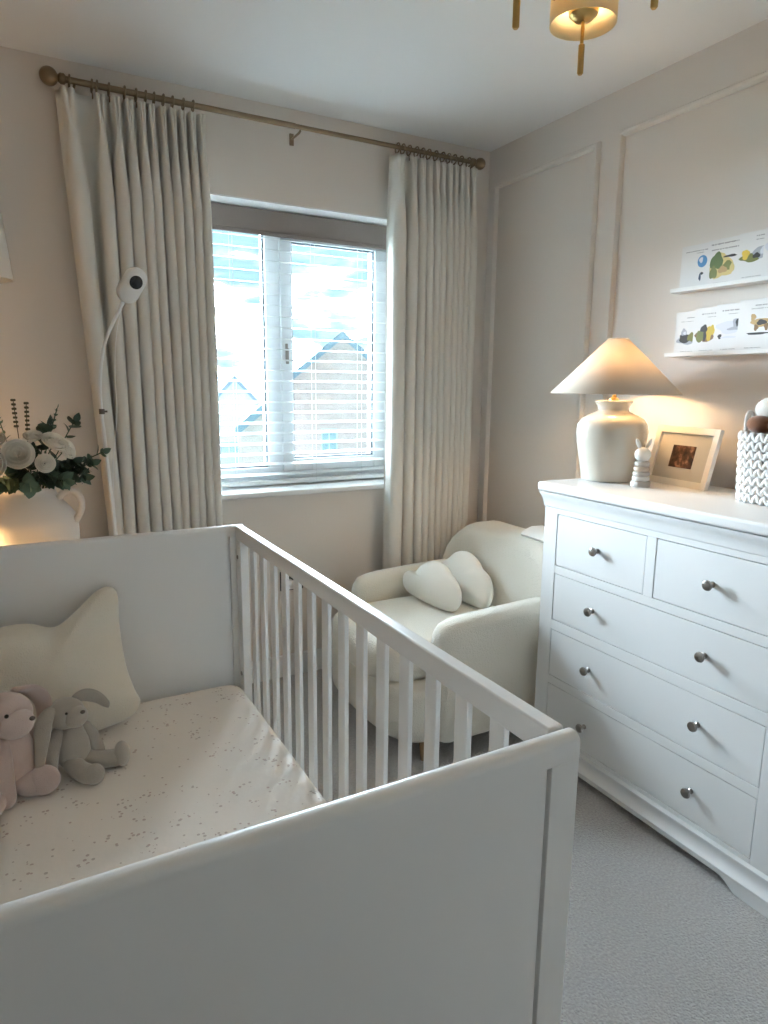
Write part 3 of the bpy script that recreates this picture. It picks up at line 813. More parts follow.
TXx, TYy = 1.806, 1.522
ty = thing('stacking_toy', 'small wooden rabbit stacker with pale rings beside the lamp', 'toy', (TXx, TYy, T))
bm = NB(); lathe(bm, [(.030, 0), (.031, .003), (.031, .016), (.029, .019)], (TXx, TYy, T), 28); obj('stacking_ring', bm, M['toy_grey'], ty)
z = .019
for i, (r, mm) in enumerate(((.0285, 'toy_white'), (.0275, 'toy_grey'), (.026, 'toy_sand'), (.0245, 'toy_grey'))):
    bm = NB(); lathe(bm, [(r - .006, z), (r - .002, z + .002), (r, z + .008), (r - .002, z + .014), (r - .006, z + .016)], (TXx, TYy, T), 28); obj('stacking_ring', bm, M[mm], ty); z += .0162
bm = NB(); ball(bm, (TXx, TYy, T + z + .022), (.026, .026, .024)); hd = obj('head', bm, M['toy_white'], ty)
for s in (-1, 1):
    bm = NB(); ball(bm, (TXx + s * .014 * .72, TYy - s * .016 * .70, T + z + .057), (.0065, .0075, .019), rot=Euler((s * .28, s * .28, 0))); ea = obj('ear', bm, M['toy_white'], hd)

# photo frame, leaning
FY0, FY1, FH = 1.362, 1.628, .200
pfm = thing('photo_frame', 'white photo frame with a small brown snapshot leaning by the lamp', 'picture frame', (1.93, (FY0 + FY1) / 2, T))
ang = math.radians(-14); yaw = math.radians(-7)
fc = Vector((1.930, (FY0 + FY1) / 2, T))
FM = Matrix.Translation(fc) @ Matrix.Rotation(yaw, 4, 'Z') @ Matrix.Rotation(-ang, 4, 'Y')
def fbox(bm, y0, y1, z0, z1, x0, x1):
    n0 = len(bm.verts); box(bm, x0, x1, y0, y1, z0, z1); bm.verts.ensure_lookup_table()
    for v in list(bm.verts)[n0:]: v.co = FM @ v.co
hw = (FY1 - FY0) / 2; fw = .022
bm = NB(); fbox(bm, -hw, -hw + fw, 0, FH, 0, .016); fbox(bm, hw - fw, hw, 0, FH, 0, .016); fbox(bm, -hw + fw, hw - fw, 0, fw, 0, .016); fbox(bm, -hw + fw, hw - fw, FH - fw, FH, 0, .016)
obj('frame', bm, M['frame'], pfm, bevel=.0012)
bm = NB(); fbox(bm, -hw + fw, hw - fw, fw, FH - fw, .008, .010); obj('mount', bm, M['mount'], pfm)
bm = NB(); fbox(bm, -.050, .048, .062, .138, .0068, .0078); o = obj('snapshot', bm, M['snap'], pfm); o['label'] = 'small dark brown photograph in the mount'
bm = NB(); fbox(bm, -hw + .004, hw - .004, .004, FH - .004, .0165, .018); obj('backing', bm, M['socket'], pfm)

# crochet basket
BXc, BYc = 1.915, 1.108
bk = thing('crochet_basket', 'chunky white crochet basket at the near end of the dresser', 'basket', (BXc, BYc, T))
bm = NB()
def bpt(a, z, g_=0):
    e = 0.62; c, s = math.cos(a), math.sin(a)
    rx, ry = .092 + .010 * z / .2 + g_, .108 + .010 * z / .2 + g_
    return Vector((BXc + rx * (abs(c) ** e) * (1 if c > 0 else -1), BYc + ry * (abs(s) ** e) * (1 if s > 0 else -1), T + z))
nk = 30; rowsn = 8
AR = []
tot = 0; q0 = bpt(0, 0); acc = [(0.0, 0.0)]
for k in range(1, 1441):
    q1 = bpt(2 * PI * k / 1440, 0); tot += (q1 - q0).length; acc.append((tot, 2 * PI * k / 1440)); q0 = q1
def at_len(f):
    f = (f % 1.0) * tot
    for l_, a_ in acc:
        if l_ >= f: return a_
    return 0
for r in range(rowsn):
    z = .0145 + r * .0248
    for k in range(nk):
        for s_ in (0, 1):
            a = at_len((k + (.25 if s_ else -.25)) / nk)
            p0 = bpt(a, z, .000); tg = (bpt(a + .03, z) - bpt(a - .03, z)).normalized()
            nn = tg.cross(Vector((0, 0, 1)))
            R = Matrix((tg, nn, Vector((0, 0, 1)))).transposed()
            ball(bm, p0, (.0078, .0080, .0165), rot=R @ Matrix.Rotation(-.52 if s_ else .52, 3, 'Y'), n=10, m=7)
obj('weave', bm, M['crochet'], bk, sharp=180)
bm = NB(); prev = None
for z, g_ in ((.002, -.004), (.20, -.004), (.20, -.012), (.008, -.012)):
    ring = [bm.verts.new(bpt(2 * PI * k / 60, z, g_)) for k in range(60)]
    if prev:
        for k in range(60): bm.faces.new((prev[k], prev[(k + 1) % 60], ring[(k + 1) % 60], ring[k]))
    prev = ring
    if z == .002: bm.faces.new(list(reversed(ring)))
bm.faces.new(prev)
obj('lining', bm, M['crochet'], bk)
for s_ in (1, -1):
    bm = NB(); pts = []
    for k in range(13):
        a = PI * k / 12
        pts.append((BXc + .026 * math.cos(a) - .01, BYc + s_ * (.112 + .010 * math.sin(a)), T + .197 + .058 * math.sin(a)))
    tube(bm, pts, .006, 10); obj('handle', bm, M['crochet'], bk, sharp=180)
o = thing('soft_toy', 'brown soft toy lying on top in the crochet basket', 'soft toy', (BXc - .03, BYc + .04, T + .02))
bm = NB(); ball(bm, (BXc - .045, BYc + .066, T + .222), (.030, .036, .026), rot=Euler((.1, .1, .3))); obj('head', bm, M['brown_plush'], o, sharp=180)
bm = NB(); chain(bm, [(BXc - .045, BYc + .02, T + .222), (BXc - .045, BYc - .02, T + .205), (BXc - .040, BYc - .05, T + .10)], [.022, .024, .026]); obj('body', bm, M['brown_plush'], o, sharp=180)
o = thing('soft_toy', 'white soft toy with a yellow beak behind the brown toy in the basket', 'soft toy', (BXc + .03, BYc, T + .02))
bm = NB(); chain(bm, [(BXc + .030, BYc, T + .05), (BXc + .030, BYc + .01, T + .15), (BXc + .022, BYc + .015, T + .20)], [.035, .040, .036], 18); obj('body', bm, M['white_plush'], o, sharp=180)
bm = NB(); ball(bm, (BXc - .008, BYc + .058, T + .266), (.038, .046, .034)); hd = obj('head', bm, M['white_plush'], o, sharp=180)
bm = NB(); ball(bm, (BXc - .038, BYc + .040, T + .287), (.012, .014, .011)); obj('beak', bm, M['yellow'], hd)
bm = NB(); ball(bm, (BXc + .002, BYc + .094, T + .286), (.014, .012, .009)); obj('ear', bm, M['brown_plush'], hd, sharp=180)

# ------------------------------------------------------------------ picture ledges and books
def ledge(z, label):
    l = thing('picture_ledge', label, 'shelf', (XR - .03, 1.2, z), 'slim white ledges on the right wall')
    y0, y1 = .90, 1.643 if z > 1.5 else 1.645
    bm = NB(); box(bm, XR - .054, XR - .001, y0, y1, z - .003, z); obj('shelf', bm, M['ledge'], l, bevel=.001)
    bm = NB(); box(bm, XR - .004, XR - .0012, y0, y1, z, z + .035); obj('back_rail', bm, M['ledge'], l)
    bm = NB(); box(bm, XR - .054, XR - .052, y0, y1, z, z + .010); obj('front_lip', bm, M['ledge'], l)
ledge(1.655, 'upper slim white picture ledge holding four upright books')
ledge(1.440, 'lower slim white picture ledge holding overlapping books')
def mcol(name, c): 
    if name not in M: M[name] = nmat(name, c, .6)
    return M[name]
cols = {'blue': (.06, .22, .45), 'navy': (.03, .05, .09), 'olive': (.16, .17, .035), 'moss': (.09, .14, .03), 'straw': (.62, .50, .20), 'ochre': (.60, .42, .04),
        'black': (.025, .022, .02), 'grey': (.35, .36, .40), 'pale': (.60, .61, .66), 'brown': (.20, .12, .05), 'tan': (.45, .30, .12)}
PM = [mcol('print_' + k, v) for k, v in cols.items()]; PI_ = {k: i for i, k in enumerate(cols)}
def book(yl, w, zb, h, x, label, titles, blobs, group):
    """yl = far (left in view) edge; the cover faces -X; u to the right, v up, both 0..1"""
    b = thing('picture_book', label, 'book', (x, yl - w / 2, zb), group)
    bm = NB(); box(bm, x, x + .0065, yl - w, yl, zb + .0003, zb + h); obj('cover', bm, M['paper'], b, bevel=.0008)
    P = lambda u, v, e=.0004: Vector((x - e, yl - u * w, zb + v * h))
    for (u0, u1, v, th), nm in zip(titles, ('title', 'subtitle', 'imprint') if len(titles) > 2 else ('title', 'imprint')):     # lettering too fine to read: broken strokes
        bm = NB(); u = u0
        while u < u1:
            s = random.uniform(.018, .045); e = min(u1, u + s)
            k = random.choice((.6, 1, 1))
            box(bm, x - .0006, x - .0001, yl - e * w, yl - u * w, zb + (v - th / 2 * k) * h, zb + (v + th / 2) * h)
            u = e + random.choice((.008, .010, .03))
        obj(nm, bm, M['ink'], b)
    bm = NB(); lay = 0
    for cu_, cv, ru, rv, cname in blobs:
        n = 18; ph = random.uniform(0, 6); lay += 1
        ring = []
        for k in range(n):
            a = 2 * PI * k / n
            q = 1 + (0 if cname in ('blue',) else .14 * math.sin(3 * a + ph) + .08 * math.sin(5 * a + ph * 2))
            ring.append(P(cu_ + ru * math.cos(a) * q, cv + rv * math.sin(a) * q, .0002 + .00006 * lay))
        lo = [bm.verts.new(p_ + Vector((.0002 + .00006 * lay, 0, 0))) for p_ in ring]; hi = [bm.verts.new(p_) for p_ in ring]
        f = bm.faces.new(hi); f.material_index = PI_[cname]
        for k in range(n):
            f = bm.faces.new((lo[k], lo[(k + 1) % n], hi[(k + 1) % n], hi[k])); f.material_index = PI_[cname]
    obj('illustration', bm, PM, b, sharp=20)
G1, G2 = 'slim white picture books on the upper ledge', 'slim white picture books on the lower ledge'
foot = (.25, .70, .10, .012)
book(1.639, .118, 1.655, .150, XR - .014, 'white book with a blue balloon picture, farthest left on the upper ledge', [(.15, .92, .86, .022), (.5, .75, .81, .014), foot],
     [(.70, .62, .155, .13, 'blue'), (.66, .65, .06, .06, 'pale'), (.66, .29, .035, .085, 'navy'), (.72, .36, .04, .03, 'black')], G1)
book(1.532, .118, 1.655, .151, XR - .022, 'white book with a green and straw coloured landscape picture on the upper ledge', [(.10, .95, .90, .03), (.12, .95, .79, .026), foot],
     [(.45, .43, .36, .25, 'straw'), (.30, .55, .20, .17, 'moss'), (.22, .32, .12, .13, 'olive'), (.65, .42, .18, .10, 'olive'), (.70, .62, .20, .025, 'black'), (.50, .36, .14, .07, 'tan'), (.78, .38, .07, .09, 'straw')], G1)
book(1.418, .104, 1.655, .152, XR - .030, 'white book with a low green and yellow picture, third on the upper ledge', [(.55, .95, .90, .026), (.55, .9, .83, .016), (.2, .8, .12, .012)],
     [(.42, .50, .33, .09, 'olive'), (.25, .57, .12, .10, 'ochre'), (.72, .58, .22, .12, 'grey'), (.80, .60, .10, .07, 'pale'), (.86, .75, .04, .07, 'black'), (.60, .52, .12, .05, 'black')], G1)
book(1.330, .112, 1.655, .153, XR - .038, 'white book at the right end of the upper ledge, cut by the frame', [(.2, .9, .88, .026), foot],
     [(.30, .62, .24, .16, 'pale'), (.42, .50, .20, .12, 'grey'), (.5, .42, .12, .08, 'tan')], G1)
book(1.639, .112, 1.440, .148, XR - .014, 'white book with a dark huddled picture, farthest left on the lower ledge', [(.40, .78, .86, .022), (.2, .78, .78, .012), foot],
     [(.42, .36, .32, .10, 'grey'), (.40, .40, .25, .10, 'black'), (.58, .42, .12, .10, 'olive'), (.32, .54, .10, .08, 'grey'), (.35, .52, .05, .04, 'pale')], G2)
book(1.560, .112, 1.440, .154, XR - .022, 'white book with a bright yellow and black picture, second on the lower ledge', [(.25, .80, .87, .026), (.45, .80, .80, .012), foot],
     [(.42, .43, .32, .14, 'brown'), (.26, .40, .16, .12, 'olive'), (.54, .46, .10, .16, 'ochre'), (.36, .56, .12, .08, 'black'), (.62, .52, .10, .10, 'ochre'), (.40, .40, .05, .10, 'black')], G2)
book(1.474, .112, 1.440, .158, XR - .030, 'white book with a pale grey snowy picture, third on the lower ledge', [(.20, .80, .87, .026), (.40, .80, .80, .012), foot],
     [(.45, .54, .38, .13, 'pale'), (.60, .50, .22, .03, 'grey'), (.66, .60, .10, .11, 'grey'), (.70, .62, .05, .08, 'black'), (.18, .36, .06, .05, 'black'), (.45, .34, .25, .02, 'pale')], G2)
book(1.388, .118, 1.440, .163, XR - .038, 'white book with a tan and black picture, fourth on the lower ledge', [(.45, .90, .88, .020), (.35, .90, .82, .014), foot],
     [(.62, .56, .24, .08, 'tan'), (.42, .66, .07, .07, 'tan'), (.66, .56, .14, .05, 'black'), (.52, .47, .06, .06, 'brown'), (.80, .48, .06, .07, 'brown'), (.58, .36, .32, .022, 'black')], G2)

# ------------------------------------------------------------------ chandelier
HX, HY = .958, 1.018
c = thing('chandelier', 'brass three-arm ceiling light with small lit drum shades', 'ceiling light', (HX, HY, CEIL))
bm = NB(); lathe(bm, [(.055, 0), (.055, -.012), (.045, -.022), (.012, -.028)], (HX, HY, CEIL - .0005), 32); obj('ceiling_rose', bm, M['brass'], c)
bm = NB(); tube(bm, [(HX, HY, CEIL - .02), (HX, HY, 2.18)], .007, 14); obj('stem', bm, M['brass'], c)
bm = NB(); lathe(bm, [(.006, 2.10), (.018, 2.11), (.026, 2.135), (.026, 2.16), (.014, 2.185), (.007, 2.195)], (HX, HY, 0), 28); obj('hub', bm, M['brass'], c)
for ax, ay in ((1.057, 1.122), (.830, 1.048), (.988, .884)):
    v = Vector((ax - HX, ay - HY, 0)); th = math.atan2(v.y, v.x)
    lv = Vector((math.cos(th + math.radians(116)), math.sin(th + math.radians(116)), 0))
    P0 = Vector((ax, ay, 2.075)); H0 = Vector((HX, HY, 2.145))
    bm = NB(); pts = catmull([P0, P0 + lv * .05 + Vector((0, 0, .002)), P0 + lv * .088 - v * .25 + Vector((0, 0, .018)), H0 + v * .25 + lv * .05 + Vector((0, 0, .01)), H0], 7, closed=False)
    tube(bm, pts, .0048, 12); a_ = obj('arm', bm, M['brass'], c, sharp=180)
    bm = NB(); lathe(bm, [(.006, 2.046), (.018, 2.049), (.028, 2.058), (.030, 2.070), (.026, 2.082), (.012, 2.088), (.011, 2.105)], (ax, ay, 0), 28); obj('cup', bm, M['brass'], a_)
    bm = NB(); tube(bm, [(ax, ay, 2.05), (ax, ay, 2.005)], .0035, 10); tube(bm, [(ax, ay, 2.006), (ax, ay, 2.004), (ax, ay, 1.953), (ax, ay, 1.95)], [.004, .0062, .0062, .004], 12); obj('drop_rod', bm, M['brass'], a_)
    bm = NB(); lathe(bm, [(.009, 2.106), (.014, 2.116), (.019, 2.135), (.017, 2.155), (.007, 2.168)], (ax, ay, 0), 20); obj('bulb', bm, M['bulb'], a_)
    bm = NB(); lathe(bm, [(.0655, 2.041), (.0645, 2.11), (.063, 2.175)], (ax, ay, 0), 48, cap0=False, cap1=False)
    s_ = obj('shade', bm, M['shade_gold'], a_, sharp=180); m_ = s_.modifiers.new('thick', 'SOLIDIFY'); m_.thickness = .0015
    bm = NB()
    for k in range(3):
        q = th + 2 * PI * k / 3; tube(bm, [(ax + .011 * math.cos(q), ay + .011 * math.sin(q), 2.104), (ax + .060 * math.cos(q), ay + .060 * math.sin(q), 2.108)], .0014, 6)
    obj('shade_carrier', bm, M['brass'], a_)

# ------------------------------------------------------------------ wall light at left edge
wl = thing('wall_lamp', 'white drum wall light at the far left edge', 'wall light', (-.065, YW - .1, 1.70))
bm = NB(); lathe(bm, [(.098, 1.660), (.080, 1.865)], (-.068, YW - .13, 0), 48, cap0=False, cap1=False)
s_ = obj('lamp_shade', bm, M['shade_white'], wl, sharp=180); m_ = s_.modifiers.new('thick', 'SOLIDIFY'); m_.thickness = .002
bm = NB(); tube(bm, [(-.068, YW - .004, 1.70), (-.068, YW - .10, 1.70), (-.068, YW - .13, 1.72), (-.068, YW - .13, 1.76)], .006, 12)
lathe(bm, [(.035, 0), (.035, .008), (.02, .012)], (-.068, YW - .0005, 1.70), 28, mat=Matrix.Rotation(PI / 2, 4, 'X')); obj('bracket', bm, M['brass'], wl)
bm = NB(); ball(bm, (-.068, YW - .13, 1.785), .024, n=16, m=10); obj('bulb', bm, M['plastic'], wl)
bm = NB()
for k in range(3):
    q = 2 * PI * k / 3 + .5; tube(bm, [(-.068, YW - .13, 1.755), (-.068 + .089 * math.cos(q), YW - .13 + .089 * math.sin(q), 1.755)], .0014, 6)
obj('shade_carrier', bm, M['brass'], wl)

# ------------------------------------------------------------------ bedside cabinet, jug, flowers, night light
cb = thing('bedside_cabinet', 'low white cabinet behind the cot head carrying the jug of roses', 'cabinet', (-.10, 2.36, 0))
bm = NB(); box(bm, -.36, .18, 2.14, 2.58, .12, .715); obj('carcass', bm, M['oak'], cb, bevel=.002)
bm = NB(); box(bm, -.375, .195, 2.125, 2.59, .715, .74); obj('top_board', bm, M['oak'], cb, bevel=.004)
for z0, z1 in ((.14, .41), (.425, .70)):
    bm = NB(); box(bm, -.345, .165, 2.128, 2.1395, z0, z1); dr = obj('drawer', bm, M['oak'], cb, bevel=.002)
    bm = NB(); ball(bm, (-.09, 2.118, (z0 + z1) / 2), .010, n=14, m=8); obj('knob', bm, M['nickel'], dr)
for x in (-.33, .15):
    for y in (2.17, 2.55):
        bm = NB(); lathe(bm, [(.012, 0), (.018, .12)], (x, y, 0), 14); obj('leg', bm, M['oak'], cb)

VX, VY, VZ = .015, 2.30, .7405
vs = thing('jug_vase', 'matt blush ceramic jug with two loop handles holding roses', 'vase', (VX, VY, VZ))
bm = NB(); lathe(bm, [(.118, 0), (.126, .004), (.130, .02), (.133, .08), (.135, .14), (.134, .165), (.127, .185), (.110, .208), (.094, .228), (.082, .246), (.0755, .258), (.0750, .266), (.0775, .272), (.076, .2745), (.071, .272), (.069, .255), (.078, .235), (.10, .20), (.11, .15), (.11, .03)], (VX, VY, VZ), 64)
obj('body', bm, M['vase'], vs)
for s in (1, -1):
    bm = NB(); pts = catmull([(VX + s * .078, VY - s * .03, VZ + .235), (VX + s * .100, VY - s * .04, VZ + .258), (VX + s * .128, VY - s * .05, VZ + .255), (VX + s * .142, VY - s * .055, VZ + .228), (VX + s * .138, VY - s * .055, VZ + .195), (VX + s * .122, VY - s * .046, VZ + .165)], 7, closed=False)
    tube(bm, pts, [.0105] * len(pts), 14); obj('handle', bm, M['vase'], vs, sharp=180)
fx = lambda p_: VX + (p_ - 28) / 322
fz_ = lambda q: VZ + .2745 + (487 - q) / 318
NECK = Vector((VX, VY, VZ + .20))
def stem_to(bm, tip, r=.0018, bend=None):
    tip = Vector(tip)
    base = NECK + Vector(((tip.x - VX) * .18, (tip.y - VY) * .3, -.12))
    mid = NECK + Vector(((tip.x - VX) * .30, (tip.y - VY) * .45, .07))
    mid.x = max(VX - .052, min(VX + .052, mid.x)); mid.y = max(VY - .052, min(VY + .052, mid.y))
    pts = catmull([base, mid, mid + (tip - mid) * .55 + Vector((0, 0, .01)), tip], 6, closed=False)
    tube(bm, pts, r, 6); return pts
def petal(bm, C, R, th, ph0, ph1, rr, h0, h1):
    """curved strip of a rose: spherical-ish petal wall"""
    nu, nv = 9, 5; g_ = []
    for i in range(nu):
        a = ph0 + (ph1 - ph0) * i / (nu - 1); row = []
        for j in range(nv):
            t_ = j / (nv - 1)
            r_ = rr * (0.35 + 0.65 * math.sin(t_ * PI * .55)) * (1 + .10 * (t_ ** 3))
            z_ = h0 + (h1 - h0) * t_ - .10 * rr * (2 * i / (nu - 1) - 1) ** 2 * t_
            row.append(bm.verts.new(C + R @ Vector((r_ * math.cos(a), r_ * math.sin(a), z_))))
        g_.append(row)
    for i in range(nu - 1):
        for j in range(nv - 1): bm.faces.new((g_[i][j], g_[i + 1][j], g_[i + 1][j + 1], g_[i][j + 1]))
def rose(px, py, dy, r, face, label):
    C = Vector((fx(px), VY + dy, fz_(py)))
    t_ = thing('rose', label, 'flower', (C.x, C.y, C.z), 'cream roses in the jug')
    nrm = Vector(face).normalized(); u, w = frame_of(nrm); R = Matrix((u, w, nrm)).transposed()
    bm = NB()
    for lay, (rr, n, h0, h1) in enumerate(((.98, 5, -.45, .18), (.80, 4, -.40, .32), (.60, 4, -.36, .40), (.42, 3, -.30, .44), (.24, 3, -.2, .46))):
        off = lay * .7 + random.random()
        for k in range(n):
            a = off + 2 * PI * k / n
            petal(bm, C, R, 0, a, a + 2 * PI / n * 1.35, rr * r, h0 * r, h1 * r)
    o = obj('bloom', bm, M['rose'], t_, sharp=180); m__ = o.modifiers.new('thick', 'SOLIDIFY'); m__.thickness = .0012
    bm = NB(); stem_to(bm, C - nrm * r * .4); obj('stem', bm, M['leaf'], t_)
rose(22, 453, -.085, .043, (-.05, -.9, .35), 'largest cream rose, facing forward left of centre over the jug')
rose(44, 462, -.095, .027, (.15, -.95, .2), 'small round cream rose low in the middle of the bunch')
rose(54, 443, -.06, .036, (.35, -.5, .75), 'cream rose tilted upward at the right of the bunch')
rose(65, 451, -.05, .030, (.75, -.55, .3), 'cream rose turned sideways at the right edge of the bunch')
rose(0, 462, -.09, .042, (-.4, -.85, .3), 'cream rose cut by the left edge of the picture')
rose(36, 438, -.02, .026, (0, -.5, .85), 'flat cream rose at the back, seen edge on')
rose(4, 441, -.03, .030, (-.2, -.6, .7), 'half hidden cream rose at the upper left of the bunch')
def leaf(bm, P, D, W, Lg, wd, curl=.15, nseg=6, rnd_=1.0):
    D = Vector(D).normalized(); W = Vector(W); W = (W - D * W.dot(D)).normalized(); Nn = D.cross(W)
    rows_ = []
    for i in range(nseg + 1):
        t_ = i / nseg; w = wd * (math.sin(PI * t_ ** (.75 * rnd_)) ** .8 if 0 < t_ < 1 else .02)
        c_ = P + D * Lg * t_ + Nn * curl * Lg * (t_ - t_ * t_) * 1.5
        rows_.append([bm.verts.new(c_ - W * w + Nn * .12 * w), bm.verts.new(c_), bm.verts.new(c_ + W * w + Nn * .12 * w)])
    for a, b in zip(rows_, rows_[1:]):
        for k in (0, 1): bm.faces.new((a[k], a[k + 1], b[k + 1], b[k]))
def sprig(name, label, px, py, dy, mat, n, Ll, wd, cat='foliage', round_=False, start=.35, grp='greenery in the jug'):
    tip = Vector((fx(px), VY + dy, fz_(py)))
    t_ = thing(name, label, cat, tip, grp)
    bm = NB(); pts = stem_to(bm, tip); obj('stem', bm, M['leaf'], t_)
    bm = NB()
    K = len(pts)
    for k in range(n):
        q = start + (1 - start) * k / max(1, n - 1); i = min(K - 2, int(q * (K - 1)))
        T_ = (pts[i + 1] - pts[i]).normalized(); u, w = frame_of(T_)
        a = k * 2.4 + random.uniform(-.4, .4)
        side = u * math.cos(a) + w * math.sin(a)
        if pts[i].z < VZ + .272: continue
        sc_ = random.uniform(.8, 1.15)
        D = (side * .9 + T_ * .6); D.y -= .15
        leaf(bm, pts[i], D, T_.cross(side) + Vector((0, 0, .2)), Ll * sc_, wd * sc_, random.uniform(-.2, .25))
    leaf(bm, pts[-1], pts[-1] - pts[-3], (0, -.4, 1), Ll * .9, wd * .8)
    obj('leaves', bm, mat, t_, sharp=180)
sprig('eucalyptus_sprig', 'eucalyptus sprig reaching furthest right toward the curtain', 98, 456, -.01, M['leaf_grey'], 10, .032, .014, start=.5)
sprig('eucalyptus_sprig', 'round leaved dark eucalyptus sprig standing up at the right of the bunch', 74, 425, .0, M['leaf'], 11, .036, .018, start=.5)
sprig('eucalyptus_sprig', 'dark leafy sprig rising behind the middle roses', 50, 430, .03, M['leaf'], 12, .044, .021, start=.5)
sprig('fern_frond', 'narrow grey green frond leaning right at the top of the bunch', 60, 412, .02, M['leaf_grey'], 22, .016, .0035, start=.6)
sprig('fern_frond', 'feathery grey frond leaning left at the upper left of the bunch', 8, 420, .03, M['leaf_grey'], 22, .020, .0040, start=.5)
for (px, py, dy, lab) in ((78, 478, -.06, 'dark leafy sprig drooping right above the jug handle'), (60, 480, -.085, 'dark leafy sprig in front under the right hand roses'), (30, 483, -.10, 'dark leafy sprig low at the front centre of the jug rim'),
                     (8, 480, -.10, 'dark leafy sprig low at the front left of the jug rim'), (48, 474, -.07, 'dark leaves filling beneath the small round rose'), (18, 470, -.06, 'dark leaves filling beneath the largest rose'),
                     (70, 464, -.03, 'dark leafy sprig behind the sideways rose'), (34, 452, -.03, 'dark leafy sprig between the largest rose and the tilted rose'), (86, 466, -.03, 'dark leafy sprig under the furthest eucalyptus')):
    sprig('leaf_sprig', lab, px, py, dy, M['leaf'] if px not in (30, 60) else M['leaf_grey'], 22, .036, .0150, start=.42)
for px, py, lab in ((22, 404, 'taller thin seed spike at the top left of the bunch'), (33, 407, 'thin seed spike just right of the taller one')):
    tip = Vector((fx(px), VY + .01, fz_(py)))
    t_ = thing('seed_spike', lab, 'foliage', tip, 'thin seed spikes in the jug')
    bm = NB(); pts = stem_to(bm, tip, .0014); obj('stem', bm, M['seed'], t_)
    bm = NB()
    for k in range(7):
        zz_ = tip.z - k * .013 - .0
        for a in range(4):
            q = a * PI / 2 + k
            ball(bm, (tip.x + .004 * math.cos(q) - (tip.x - VX) * .02 * k, tip.y + .004 * math.sin(q), zz_), (.0032, .0032, .0038), n=8, m=6)
    obj('seeds', bm, M['seed'], t_, sharp=180)

nl = thing('night_light', 'small glowing mushroom night light beside the jug, left of the picture', 'lamp', (-.165, 2.235, .7405))
bm = NB(); lathe(bm, [(.035, 0), (.037, .003), (.030, .012), (.020, .04), (.018, .07)], (-.165, 2.235, .7405), 28); obj('base', bm, M['plastic'], nl)
bm = NB(); lathe(bm, [(.020, .07), (.040, .073), (.046, .085), (.040, .105), (.022, .120), (.004, .124)], (-.165, 2.235, .7405), 28); obj('dome', bm, M['bulb_night'], nl)

# ------------------------------------------------------------------ baby monitor on its stand
bmn = thing('baby_monitor', 'white baby monitor camera on a thin curved floor stand behind the cot', 'camera', (.262, 2.30, 0))
bm = NB(); lathe(bm, [(.085, 0), (.088, .004), (.080, .012), (.012, .020)], (.275, 2.30, .0005), 36); obj('base', bm, M['plastic'], bmn)
pole = catmull([(.275, 2.30, .015), (.266, 2.30, .45), (.257, 2.30, .83), (.244, 2.30, 1.10), (.239, 2.30, 1.30), (.256, 2.30, 1.43), (.288, 2.30, 1.51), (.318, 2.30, 1.565), (.330, 2.30, 1.60)], 8, closed=False)
bm = NB(); tube(bm, pole, [.0065 if q.z < 1.2 else .0052 for q in pole], 12); obj('pole', bm, M['plastic'], bmn)
bm = NB(); tube(bm, [(.240, 2.30, 1.232), (.240, 2.30, 1.248)], .0085, 12); box(bm, .240, .256, 2.295, 2.303, 1.237, 1.243); o = obj('clip', bm, M['nose'], bmn); o['label'] = 'small grey cable clip'
cab = catmull([(.328, 2.315, 1.60), (.300, 2.316, 1.48), (.288, 2.316, 1.36), (.287, 2.316, 1.25), (.276, 2.314, 1.15), (.262, 2.309, 1.05), (.260, 2.3085, .85), (.267, 2.308, .45)], 8, closed=False)
bm = NB(); tube(bm, cab, .0016, 6); obj('cable', bm, M['plastic'], bmn)
# pill-shaped head, facing down and to the right
Hc = Vector((.350, 2.285, 1.628)); fwd = Vector((.22, -.93, -.30)).normalized()
upv = Vector((.50, .0, 1)); upv = (upv - fwd * upv.dot(fwd)).normalized(); rt = fwd.cross(upv)
def pill(s, w, h, n=14):
    o_ = []
    for k in range(n + 1): a = PI * k / n; o_.append((w * math.cos(a), h - w + w * math.sin(a)))
    for k in range(n + 1): a = PI + PI * k / n; o_.append((w * math.cos(a), -(h - w) + w * math.sin(a)))
    return o_
bm = NB(); prev = None
for dd, ins in ((-.020, .016), (-.019, .008), (-.014, .002), (-.006, 0), (.006, 0), (.012, .0015), (.0155, .005)):
    ring = [bm.verts.new(Hc + rt * a + upv * b + fwd * dd) for a, b in pill(1, .033 - ins, .058 - ins)]
    if prev:
        for k in range(len(ring)): bm.faces.new((prev[k], prev[(k + 1) % len(ring)], ring[(k + 1) % len(ring)], ring[k]))
    else: bm.faces.new(ring)
    prev = ring
bm.faces.new(prev)
hd = obj('camera_head', bm, M['plastic'], bmn, sharp=50)
bm = NB(); u_, w_ = rt, upv; prev = None
Rl = Matrix((rt, upv, fwd)).transposed().to_4x4()
lathe(bm, [(.0205, .0150), (.0205, .0172), (.019, .0182), (.010, .0195), (.002, .0198)], Hc + upv * .014 - rt * .0, 32, mat=Rl); obj('lens', bm, M['black'], hd)

# wall socket seen between the slats
so_ = thing('wall_socket', 'dark double wall socket low on the window wall behind the cot slats', 'socket', (1.04, YW - .004, .44))
bm = NB(); box(bm, .985, 1.095, YW - .009, YW - .0005, .41, .50); obj('plate', bm, M['socket'], so_, bevel=.003)
bm = NB(); box(bm, 1.00, 1.035, YW - .045, YW - .0095, .425, .465); box(bm, 1.012, 1.024, YW - .05, YW - .045, .44, .45); o = obj('plug', bm, M['plastic'], so_, bevel=.004); o['label'] = 'white plug'
for x in (1.005, 1.060):
    bm = NB(); box(bm, x, x + .014, YW - .012, YW - .0092, .475, .490); obj('switch', bm, M['nickel'], so_, bevel=.001)

